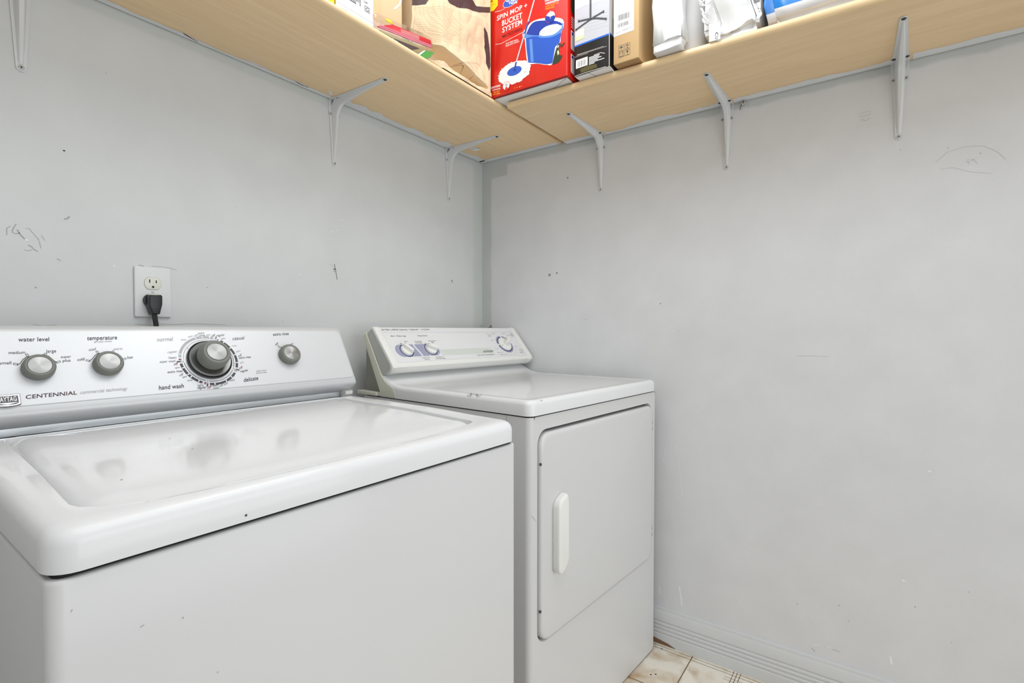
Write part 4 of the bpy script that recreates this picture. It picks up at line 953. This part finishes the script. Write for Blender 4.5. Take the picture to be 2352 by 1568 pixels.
for X, Y in ((192, 325), (604, 290), (566, 180), (152, 455)): f6([(X-10, Y-22), (X+10, Y-26), (X+10, Y+14), (X-10, Y+18)], LEG, .0009)
for k in range(5): mb.prib(F6, [(150, 480+k*4-k*60+40), (640, 330+k*4-k*52+40)], .0003, INKL, .0005)
f6([(148, 470), (275, 418), (272, 572), (142, 626)], GREENL, .0007); f6([(152, 476), (270, 428), (268, 516), (150, 566)], WHITEINK, .0008)
mb.prib(F6, [(158, 500), (210, 455), (268, 470)], .0007, INKL, .0009); mb.prib(F6, [(155, 525), (268, 482)], .0006, INKL, .0009); mb.prib(F6, [(160, 548), (210, 530), (212, 500)], .0006, INKL, .0009)
mb.prib(F6, [(165, 826), (565, 694)], .0006, WHITEINK, .0005); mb.prib(F6, [(165, 834), (612, 694)], .0006, WHITEINK, .0005); mb.prib(F6, [(130, 862), (330, 800)], .0005, WHITEINK, .0005)
f6([(152, 908), (326, 848), (324, 976), (150, 1036)], WHITEINK, .0005)
for k, wd_ in enumerate((4, 2, 5, 3, 2, 6, 3, 2, 4, 3, 5, 2, 3)):
    X = 178+k*10.2; f6([(X, 925-(X-178)*.345), (X+wd_, 925-(X+wd_-178)*.345), (X+wd_, 1010-(X+wd_-178)*.345), (X, 1010-(X-178)*.345)], BLACKC, .0007)
for k, X2 in enumerate((505, 500, 535, 480, 575, 430)):
    Y = 868+k*20; mb.prib(F6, [(345, Y), (X2, Y-(X2-345)*.33)], .0020, WHITEINK, .0005)
mb.prib(F6, [(420, 828), (520, 790), (585, 800)], .0012, WHITEINK, .0005)
f6([(210, 1040), (330, 985), (460, 960), (470, 1010), (330, 1060), (230, 1095)], mat('dull olive print', (84, 80, 40), .5), .0004)
for pts in ([(130, 1150), (290, 1090), (460, 1040), (600, 1000)], [(640, 985), (672, 1010), (720, 1075)]): mb.prib(F6, pts, .0018, mat('worn carton edge', (190, 186, 180), .8), .0006)
mb.face([(Wk-.0018, -.0005, 0), (Wk+.0005, -.0005, 0), (Wk+.0005, -.0005, Hk), (Wk-.0018, -.0005, Hk)], mat('worn carton edge', (190, 186, 180), .8))
SK = Plane(FK, (Wk, 0, 0), (0, 1, 0), (0, 0, 1))
mb.poly(SK, rrect(.002, Dk-.002, zst+.002, Hk-.002, 0), GREYP2, .0003); mb.poly(SK, rrect(.002, Dk-.002, zst-.002, zst+.002, 0), BLUEST, .0004)
mb.poly(SK, rrect(.02, .12, zst+.008, zst+.05, 0), GREEN, .0005); mb.poly(SK, rrect(.03, .09, zst+.022, zst+.052, 0), DKGREEN, .0007)
place(mb, 'stand_box', 'white and black carton with a dark cross-legged stand pictured on it', 'box', FK, Wk, Dk)

# --- slim brown carton
FC2 = Frame(-.4004, -.7966, 1.8285, R(-89.6)); Wc, Dc, Hc = .0730, .24, .42
mb = MB(); mb.box(0, Wc, 0, Dc, 0, Hc, CARD, .0015, 2)
under(mb, [(.001, .004), (Wc-.001, .004), (Wc-.001, Dc-.004), (.001, Dc-.004)], CARDD, .0004)
F6 = front(FC2).grid(1300, 0, 6.533)
zlb = F6.px(870, 505)[1]; xr = F6.px(1020, 440)[0]
mb.poly(F6, rrect(.0005, xr, zlb, Hc-.06, 0), LABEL, .0004)
def bars(pl, X0, X1, Y0, Y1, Y1b, seed, m):
    rnd = random.Random(seed); X = X0
    while X < X1:
        wd_ = rnd.choice((2, 2, 3, 5)); t0 = (X-X0)/(X1-X0)*(Y1b)
        mb.ppoly(pl, [(X, Y0+t0), (X+wd_, Y0+t0), (X+wd_, Y1+t0), (X, Y1+t0)], m, .0006); X += wd_+rnd.choice((2, 3, 4, 7))
bars(F6, 782, 945, 232, 318, -55, 3, LEG); bars(F6, 780, 940, 362, 420, -55, 5, LEG)
mb.prib(F6, [(742, 505), (828, 470)], .0007, INKG, .0006); mb.text(F6, '30678 E M1', (850, 466), (985, 416), 14, INK, 0, .0006); mb.text(F6, '4 0071', (830, 424), (882, 402), 9, INKG, 0, .0006); mb.prib(F6, [(750, 75), (985, 0)], .0003, INKG, .0006)
bx = [F6.px(792, 690), F6.px(962, 630), F6.px(962, 810), F6.px(792, 872)]
def boxline(x0, x1, z0, z1, m=LEG, wd_=.0007): mb.ribbon(F6, [(x0, z0), (x1, z0)], wd_, m, .0006); mb.ribbon(F6, [(x0, z1), (x1, z1)], wd_, m, .0006); mb.ribbon(F6, [(x0, z0), (x0, z1)], wd_, m, .0006); mb.ribbon(F6, [(x1, z0), (x1, z1)], wd_, m, .0006)
x0 = F6.px(793, 780)[0]; x1 = F6.px(868, 780)[0]; x2 = F6.px(884, 750)[0]; x3 = F6.px(960, 720)[0]; za = F6.px(830, 868-12)[1]; zb = F6.px(830, 785-10)[1]; zc_ = F6.px(830, 770-10)[1]; zd = F6.px(830, 680)[1]
for a, b_ in ((x0, x1), (x2, x3)):
    for c, d in ((za, zb), (zc_, zd)): boxline(a, b_, c, d)
um = ((x0+x1)/2, (zc_+zd)/2); mb.poly(F6, [(um[0]+.0048*math.cos(a), um[1]+.0042*math.sin(a)) for a in [PI*k/10 for k in range(11)]], LEG, .0006); mb.ribbon(F6, [um, (um[0], um[1]-.0055), (um[0]-.0015, um[1]-.006)], .0007, LEG, .0006)
mb.text_uv(F6, '6', (x2+.0035, (zc_+zd)/2), (x3-.0035, (zc_+zd)/2), (0, .0055), LEG, 0, .0006); mb.poly(F6, rrect((x2+x3)/2-.002, (x2+x3)/2+.002, zc_+.002, zc_+.0045, 0), LEG, .0006)
for a in (x0+.0035, x1-.0035): mb.ribbon(F6, [(a, za+.002), (a, zb-.003)], .0009, LEG, .0006); mb.poly(F6, [(a-.0016, zb-.004), (a+.0016, zb-.004), (a, zb-.0012)], LEG, .0006)
mb.ribbon(F6, [(x0+.0015, za+.0016), (x1-.0015, za+.0016)], .0008, LEG, .0006)
gm = ((x2+x3)/2, (za+zb)/2); mb.poly(F6, [(gm[0]-.003, gm[1]+.005), (gm[0]+.003, gm[1]+.005), (gm[0]+.0026, gm[1]+.001), (gm[0], gm[1]-.0012), (gm[0]-.0026, gm[1]+.001)], LEG, .0006); mb.ribbon(F6, [gm, (gm[0], za+.002)], .0008, LEG, .0006); mb.ribbon(F6, [(gm[0]-.002, za+.0016), (gm[0]+.002, za+.0016)], .0008, LEG, .0006)
place(mb, 'cardboard_carton', 'slim brown cardboard carton with white barcode label and handling symbols, beside the black carton', 'box', FC2, Wc, Dc)

# --- crumpled sacks
def crumple(x0, x1, y0, y1, z0, z1, cuts, amp, fq, seed, m, shape=None, mfn=None, rnd_=.012):
    b = bmesh.new(); bmesh.ops.create_cube(b, size=1); bmesh.ops.bevel(b, geom=b.edges[:], offset=.06, segments=2, affect='EDGES')
    bmesh.ops.subdivide_edges(b, edges=b.edges[:], cuts=cuts, use_grid_fill=True)
    b.normal_update()
    nn = {v: v.normal.copy() for v in b.verts}
    for v in b.verts:
        p = Vector(((x0+x1)/2+v.co.x*(x1-x0), (y0+y1)/2+v.co.y*(y1-y0), (z0+z1)/2+v.co.z*(z1-z0)))
        q = p*fq+Vector((seed, seed*2.3, 0))
        r1 = 1-abs(noise.noise(q))*2.2; r2 = 1-abs(noise.noise(q*2.3+Vector((9, 3, 1))))*2.2
        d = amp*(r1*.7+r2*.35-.5)
        k = min(1, max(0, (p.z-z0)/.012))
        p += nn[v]*d*k
        p.z = max(p.z, z0)
        if shape: p = shape(p)
        v.co = p
    mb = MB(); mb.merge(b, m, True)
    if mfn:
        for f in mb.bm.faces: f.material_index = mb.mi(mfn(f.calc_center_median()))
    return mb
POLY = mat('white paper sack', (226, 226, 226), .55, var=.01); PLAST = mat('milky plastic film', (224, 224, 224), .22, var=.02, coat=.4)
ROLL = mat('white matte wrap', (224, 224, 223), .5, var=.01)
FS = Frame(-.393, -.9025, 1.8285, R(-92.5))
mb = crumple(0, .0835, 0, .040, 0, .40, 6, .012, 17, 3, POLY, lambda p: Vector((p.x+(.004*math.sin(p.z*40) if p.z > .02 else 0)+(.0835/2-p.x)*.10*min(1, p.z/.03), p.y+.004*min(1, p.z/.02), p.z)))
place(mb, 'paper_sack', 'white crumpled paper sack standing on the right shelf beside the brown carton', 'bag', FS, .083, .04)
mb = MB(); mb.lathe([(0, 0), (.056, 0), (.058, .003), (.058, .497), (.056, .50), (.022, .50), (.022, .46), (0, .46)], ROLL, Matrix.Identity(4), 64)
o = mb.obj('wrapped_roll'); o.location = (-.285, -.962, 1.8275); tag(o, 'white upright roll on the right shelf between the paper sack and the plastic bag', 'roll')
FB = Frame(-.3573, -1.0395, 1.8285, R(-88)); Wp = .131
def bagshape(p):
    t = p.z/.30
    return Vector((p.x+.012*math.sin(p.z*22+1)*min(1, p.z/.03)*(1-p.x/Wp), p.y+.006*math.sin(p.z*30+p.x*40)*min(1, p.z/.02), p.z))
bag = thing('plastic_bag', 'milky white crumpled plastic bag on the right shelf, left of the blue pack', 'bag', FB, (0, 0, 0))
mb = crumple(.012, Wp-.011, 0, .11, 0, .26, 7, .016, 16, 11, PLAST, bagshape)
mb.obj('bag_body', bag)
mb = crumple(-.013, .030, .012, .060, .028, .26, 5, .010, 30, 21, PLAST)
mb.obj('bag_gusset', bag)
FBp = Plane(FB, (0, -.0085, 0), (1, 0, 0), (0, 0, 1)); GB = FBp.grid(1600, 0, 5.88)
mb = MB()
def drape_strip(pts, w0, w1, m, y0=-.010, bulge=.006):
    q = spline([(*GB.px(*p), 0) for p in pts], 8); n = len(q); prev = None
    for i, c in enumerate(q):
        t = (q[min(i+1, n-1)]-q[max(i-1, 0)]).normalized(); nn = Vector((-t.y, t.x)); k = i/(n-1); ww = (w0+(w1-w0)*k)/2
        y = y0-bulge*math.sin(PI*k); f_ = .002*math.sin(k*9)
        cur = ((c.x-nn.x*ww, y+f_, c.y-nn.y*ww), (c.x, y-.0022, c.y), (c.x+nn.x*ww, y-f_, c.y+nn.y*ww))
        if prev:
            mb.face([prev[0], cur[0], cur[1], prev[1]], m, True); mb.face([prev[1], cur[1], cur[2], prev[2]], m, True)
        prev = cur
for pts in ([(20, -10), (70, 60), (110, 90), (170, 60), (215, 0)], [(60, 110), (90, 180), (110, 240), (150, 300), (165, 350)], [(75, 180), (110, 200), (150, 170), (190, 110)], [(130, -20), (90, 40), (60, 90), (100, 110)], [(85, 250), (100, 300), (140, 335), (165, 345)]):
    drape_strip(pts, .0065, .0045, PLAST)
mb.obj('handle_loop', bag, auto=False)
mb = MB()
PV = Plane(FB, (0, -.0125, 0), (0, 0, -1), (1, 0, 0))       # lettering reads downwards
mb2 = Plane(FB, (0, -.0125, 0), (1, 0, 0), (0, 0, 1)).grid(1600, 0, 5.88)
mb.ppoly(mb2, [(165, 330), (318, 300), (320, 525), (168, 568)], PLAST, -.0004)
for t, Y0, Y1 in (('V', 395, 435), ('C', 442, 490), ('C', 442, 490), ('U', 500, 532), ('V', 545, 575)):
    if t == 'V' and Y0 < 400: continue
    a = mb2.px(252, Y0); b_ = mb2.px(252, Y1); hv = mb2.px(290, (Y0+Y1)/2)
    vs, fs, xa, xb = glyphs(t, 0)
    A = Vector(a); B = Vector(b_); Hh = Vector((hv[0]-a[0], 0)); E = (B-A)/(xb-xa); bv = [mb.bm.verts.new(mb2.P(*(A+E*(x-xa)+Hh*(y/CAPH)), .0006)) for x, y in vs]
    for f in fs:
        g_ = mb.bm.faces.new([bv[k] for k in f]); g_.material_index = mb.mi(INK)
mb.obj('printed_strip', bag, auto=False)
mb = MB(); PT = Plane(FB, (0, -.014, 0), (1, 0, 0), (0, 0, 1)).grid(1600, 0, 5.88)
mb.ppoly(PT, [(735, -60), (860, -90), (868, 110), (885, 195), (850, 240), (822, 250), (800, 215)], LABEL, .0002)
mb.prib(PT, [(722, -30), (765, 100), (812, 222)], .0016, INK, .0005)
for k in range(7): mb.prib(PT, [(765+k*13, -20-k*4), (785+k*11, 48-k*4)], .0010 if k % 2 else .0018, LEG, .0005)
mb.text(PT, '1 5875012', (782, 20), (850, 160), 24, INK, 0, .0005); mb.prib(PT, [(822, 120), (862, 108), (868, 150), (836, 165)], .0008, INK, .0005)
mb.obj('barcode_label', bag, auto=False)
FP = Frame(-.3500, -1.1740, 1.8285, R(-88.6)); BLUEP = mat('bright blue plastic wrap', (0, 128, 214), .28, var=.12, scale=26, coat=.3); WRAPW = mat('white plastic wrap', (238, 238, 240), .35, var=.01)
GPk = front(FP).grid(1600, 0, 5.88); e0 = GPk.px(880, 182); e1 = GPk.px(1440, 0)
def bluefn(c):
    ze = e0[1]+(e1[1]-e0[1])*(c.x-e0[0])/(e1[0]-e0[0])
    return BLUEP if c.z > ze and c.y < .02 or c.z > .10 else WRAPW
mb = crumple(.005, .34, 0, .22, 0, .24, 9, .006, 14, 5, WRAPW, lambda p: Vector((p.x+-.0115*min(1, p.z/.05)*max(0, 1-p.x/.2), p.y, p.z)), bluefn)
place(mb, 'tissue_pack', 'bright blue and white plastic-wrapped pack at the right end of the right shelf', 'pack', FP, .34, .22)

# --- left shelf: yellow pack, parcel, carton, clear package, packet, paper bag
ZS = ZL+TL+.0005
FY = Frame(-1.30, -.3885, ZS, 0)
mb = MB(); mb.box(0, .2915, 0, .16, 0, .17, YEL, .004, 3)
place(mb, 'yellow_box', 'yellow box cut off by the top edge of the photo, on the back wall shelf', 'box', FY, .29, .16)
FX = Frame(-1.0065, -.3870, ZS, 0); Wx = .1070
parcel = thing('parcel', 'white-labelled shipping parcel on the back wall shelf, right of the yellow box', 'parcel', FX, (0, 0, 0))
mb = MB(); mb.box(0, Wx, 0, .25, 0, .24, CARDL, .0015, 2); mb.obj('carton', parcel)
mb = MB(); mb.box(.0005, Wx-.0003, -.0012, -.0002, .001, .20, LABEL)
GX = Plane(FX, (0, -.0014, 0), (1, 0, 0), (0, 0, 1)).grid(720, 0, 13.067)
mb.text(GX, 'FedEx', (1512, 68), (1640, 132), 52, INK, .01)
a = GX.px(1540, 320); b_ = GX.px(1684, 390); c = GX.px(1540, 165)
for p in ([(a[0], a[1]), (b_[0], a[1])], [(a[0], c[1]), (b_[0], c[1])], [(a[0], a[1]), (a[0], c[1])], [(b_[0], a[1]), (b_[0], c[1])]): mb.ribbon(GX, p, .0009, INK, .0004)
mb.text_uv(GX, 'G', (a[0]+.0022, a[1]+.0022), (b_[0]-.0022, a[1]+.0022), (0, (c[1]-a[1])*.66), INK)
zz = GX.px(1100, 285)[1]; mb.ribbon(GX, [(.002, zz), (Wx-.001, zz)], .0005, INKG, .0004)
rnd = random.Random(2); x0 = GX.px(1000, 20)[0]; x1 = GX.px(1380, 190)[0]
for k in range(9): mb.poly(GX, rrect(x0+.001*k, x1-rnd.uniform(0, .01), GX.px(1380, 185)[1]+k*.0042, GX.px(1380, 185)[1]+k*.0042+.0022, 0), INKG if k % 3 else INK, .0004)
mb.ribbon(GX, [(x1+.002, GX.px(1405, 195)[1]), (x1+.002, .10)], .0018, INK, .0004); mb.ribbon(GX, [(GX.px(1440, 205)[0], GX.px(1440, 205)[1]), (GX.px(1440, 205)[0], .10)], .0004, INKG, .0004)
mb.text(GX, 'TRK# 7866 1457', (725, 215), (1020, 335), 34, INKG); mb.text(GX, '8612 0134', (1478, 700), (1700, 790), 30, INKL)
mb.obj('shipping_label', parcel, auto=False)
FE = Frame(-.8965, -.3560, ZS, 0)
mb = MB(); mb.box(0, .1190, 0, .19, 0, .30, CARDL, .0015, 2)
GE = front(FE).grid(740, 0, 5.88); mb.poly(GE, [GE.px(680, -50), GE.px(800, 0), GE.px(800, 190), GE.px(680, 200)], mat('tape tan', (222, 186, 138), .3), .0003)
mb.ppoly(GE, [(955, 120), (985, 130), (1060, 60), (1080, -20), (1050, -20), (1035, 50)], LABEL, .0006)
place(mb, 'cardboard_box', 'plain tan cardboard box with torn white tape, between the parcel and the paper bag', 'box', FE, .119, .19)
# packet and clear package
FN = Frame(-.886, -.3950, ZS, 0)
PKB = mat('dark brown packet print', (58, 34, 32), .3, coat=.3); PKO = mat('olive packet print', (150, 136, 96), .35)
mb = MB(); mb.prism([(0, 0), (.158, 0), (.178, .012), (.180, .026), (.172, .029), (.002, .0035)], 'y', 0, .030, PKO, .0012, 2)
GN = Plane(FN, (0, -.0004, 0), (1, 0, 0), (0, 0, 1)).grid(740, 0, 5.88)
f_ = lambda pts, m, h: mb.ppoly(GN, pts, m, h)
f_([(930, 505), (1320, 655), (1180, 680), (960, 560)], PKB, .0003); f_([(1400, 682), (1520, 712), (1430, 790), (1330, 780), (1300, 750)], GREEN, .0003); f_([(1275, 745), (1375, 680), (1392, 686), (1300, 760)], WHITEINK, .0005)
mb.text(GN, 'Bar', (945, 545), (1015, 575), 28, WHITEINK, 0, .0006)
place(mb, 'snack_packet', 'brown and green printed packet lying under the clear package at the shelf edge', 'packet', FN, .18, .11)
CLEAR = mat('clear plastic shell', (250, 250, 250), .06, trans=1., var=0, alpha=.38)
T0 = (-.8985, -.3960, ZS+.0045); tilt = R(-9.6); Lc = .2000
FT = Frame(*T0); pk = D.objects.new('clear_package', None); COL.objects.link(pk); pk.location = T0; pk.rotation_euler = (0, tilt, 0)
tag(pk, 'clear plastic package with a red card inside, lying tilted on the back wall shelf', 'package')
mb = MB(); mb.prism([(0, 0), (Lc, 0), (Lc, .027), (Lc*.86, .031), (.012, .034), (0, .030)], 'y', 0, .034, CLEAR, .0012, 2); mb.obj('plastic_shell', pk)
mb = MB(); mb.prism([(.004, .0012), (Lc-.004, .0012), (Lc-.004, .021), (.085, .0215), (.058, .0215)], 'y', .0016, .0030, mat('red card print', (218, 44, 50), .5))
PC = Plane(WORLD, (0, .0014, 0), (1, 0, 0), (0, 0, 1))
for z0, z1, c in ((.0015, .0045, 'a'), (.006, .0085, 'b')): mb.poly(PC, rrect(.012, Lc-.005, z0, z1, 0), mat('rose card print', (226, 140, 160), .5), .0002)
for k in range(5): mb.poly(PC, rrect(.085, Lc-.05, .0100+.002*k, .0108+.002*k, 0), mat('pale card print', (240, 190, 190), .5), .0003)
mb.obj('card', pk, auto=False)
mb = MB(); mb.prism([(.036, .0215), (.062, .0215), (.055, .0300), (.036, .0300)], 'y', .0008, .0014, YEL); mb.obj('price_sticker', pk, auto=False)

# paper bag: one crumpled sheet for front, sides and back
KRAFT = mat('kraft paper', (226, 202, 166), .7, var=.04, scale=22, bump=.2, bscale=60); KPRINT = mat('dark brown bag print', (74, 52, 52), .6, var=.12, scale=20); KLINE = mat('brown line print', (196, 166, 128), .7)
FG = Frame(-.735, -.3955, ZS, 0); Wg, Dg, Hg = .2915, .15, .40
GG = front(FG).grid(740, 0, 5.88)
def smooth(t): t = max(0, min(1, t)); return t*t*(3-2*t)
def ridge(x, z, f, s): return 1-2*abs(noise.noise(Vector((x*f+s, z*f*.8, s))))
def bagfront(u, v):
    """u across 0..1, v up 0..1 -> local point of the front sheet"""
    z = v*Hg; left = -.019*smooth((z-.012)/.055); x = left + (Wg-left)*u
    xr = x/Wg
    c = .0065*(ridge(x, z, 9, 3)-.5) + .0028*(ridge(x, z, 26, 8)-.5)
    edge = min(1, u/.06, (1-u)/.05); y = c*max(0, edge)*min(1, z/.01)
    # torn, pushed-in pocket near the bottom, with the flap bulging in front
    zc = .047-.030*xr; hh = .0215*(1-smooth((xr-.55)/.42)*.75)
    t = (z-zc)/hh
    if -.04 < xr < .97 and abs(t) < 1: y += .044*(1-abs(t)**4)*smooth((.97-xr)/.14)*smooth((xr+.04)/.10)
    if t <= -1: y -= .004*smooth((xr-.05)/.2)
    y += .040*smooth((.075-x)/.045)*(1-.35*smooth((z-.06)/.06))
    if t >= 1: y -= .006*max(0, 1-(t-1)*.4)*smooth((.97-xr)/.1)
    return Vector((x, y, z))
def pip(p, poly):
    r = False; n = len(poly)
    for i in range(n):
        (x1, y1), (x2, y2) = poly[i], poly[(i+1) % n]
        if (y1 > p[1]) != (y2 > p[1]) and p[0] < (x2-x1)*(p[1]-y1)/(y2-y1)+x1: r = not r
    return r
dark = [[GG.px(*p) for p in q] for q in ([(1112, 80), (1200, 45), (1330, 22), (1490, 12), (1560, -120), (1100, -200)], [(1670, -40), (1720, 40), (1830, 95), (1960, 115), (2130, 165), (2270, 172), (2270, 95), (2105, 80), (2010, -20), (1990, -160), (1700, -160)], [(2190, 360), (2240, 440), (2262, 640), (2272, 900), (2255, 960), (2225, 870), (2200, 640)])]
mb = MB()
def bmfn(u, v):
    p = bagfront(u, v)
    return KPRINT if any(pip((p.x, p.z), d) for d in dark) else KRAFT
mb.grid(bagfront, 300, 400, KRAFT, True, bmfn)
def sideL(u, v): p = bagfront(0, v); return Vector((p.x+.004*math.sin(PI*u), p.y+u*Dg, p.z))
def sideR(u, v): p = bagfront(1, v); return Vector((p.x+.0 - .012*math.sin(PI*u)*min(1, v*10), p.y+u*Dg, p.z))
mb.grid(sideL, 6, 60, KRAFT); mb.grid(sideR, 6, 60, KRAFT)
mb.grid(lambda u, v: Vector((bagfront(u, v).x, Dg+.003*(ridge(u*.3, v*.4, 9, 5)-.5), v*Hg)), 20, 30, KRAFT)
mb.face([(0, 0, .0003), (Wg, 0, .0003), (Wg, Dg, .0003), (0, Dg, .0003)], KRAFT)
def drape(pts, wd_, m=KLINE):
    q = [Vector(GG.px(*p)) for p in pts]; sp = spline([(a.x, a.y, 0) for a in q], 10); prev = None
    for i, p in enumerate(sp):
        z = p.y; left = -.019*smooth((z-.012)/.055); u = (p.x-left)/(Wg-left)
        if not (0.005 < u < .985 and 0 < z < Hg): prev = None; continue
        a = sp[max(i-1, 0)]; b_ = sp[min(i+1, len(sp)-1)]; t = (b_-a).normalized(); n = Vector((-t.y, t.x))*wd_/2
        def on(x, zz): l = -.019*smooth((zz-.012)/.055); return bagfront((x-l)/(Wg-l), zz/Hg)+Vector((0, -.0007, 0))
        cur = (on(p.x+n.x, p.y+n.y), on(p.x-n.x, p.y-n.y))
        if prev: mb.face([prev[0], cur[0], cur[1], prev[1]], m)
        prev = cur
for i in range(21):
    Y = 40+23*i; drape([(1335, Y), (1500, Y+14+i), (1720, Y+75), (1960, Y+150+i*2), (2185, Y+225+i*3)], .00045)
for j in range(9):
    X = 1362+46*j; drape([(X, 25), (X+18, 160), (X+75+j*4, 310), (X+190+j*6, 440), (X+360+j*2, 540+j*6)], .00045)
for X in (1205, 1335, 1850): drape([(X, 60), (X+4, 250), (X+8, 450), (X+12, 640)], .0005)
for k in range(6): drape([(1640+k*75, 860-k*6), (1760+k*78, 850+k*8), (1880+k*60, 930+k*24), (1950+k*55, 1060+k*14)], .0005, mat('bag line print', (150, 120, 92), .7))
o = mb.obj('paper_bag', auto=False); o.location = FG.o; tag(o, 'brown kraft paper bag with line print and torn lower front, left of the red box', 'bag')
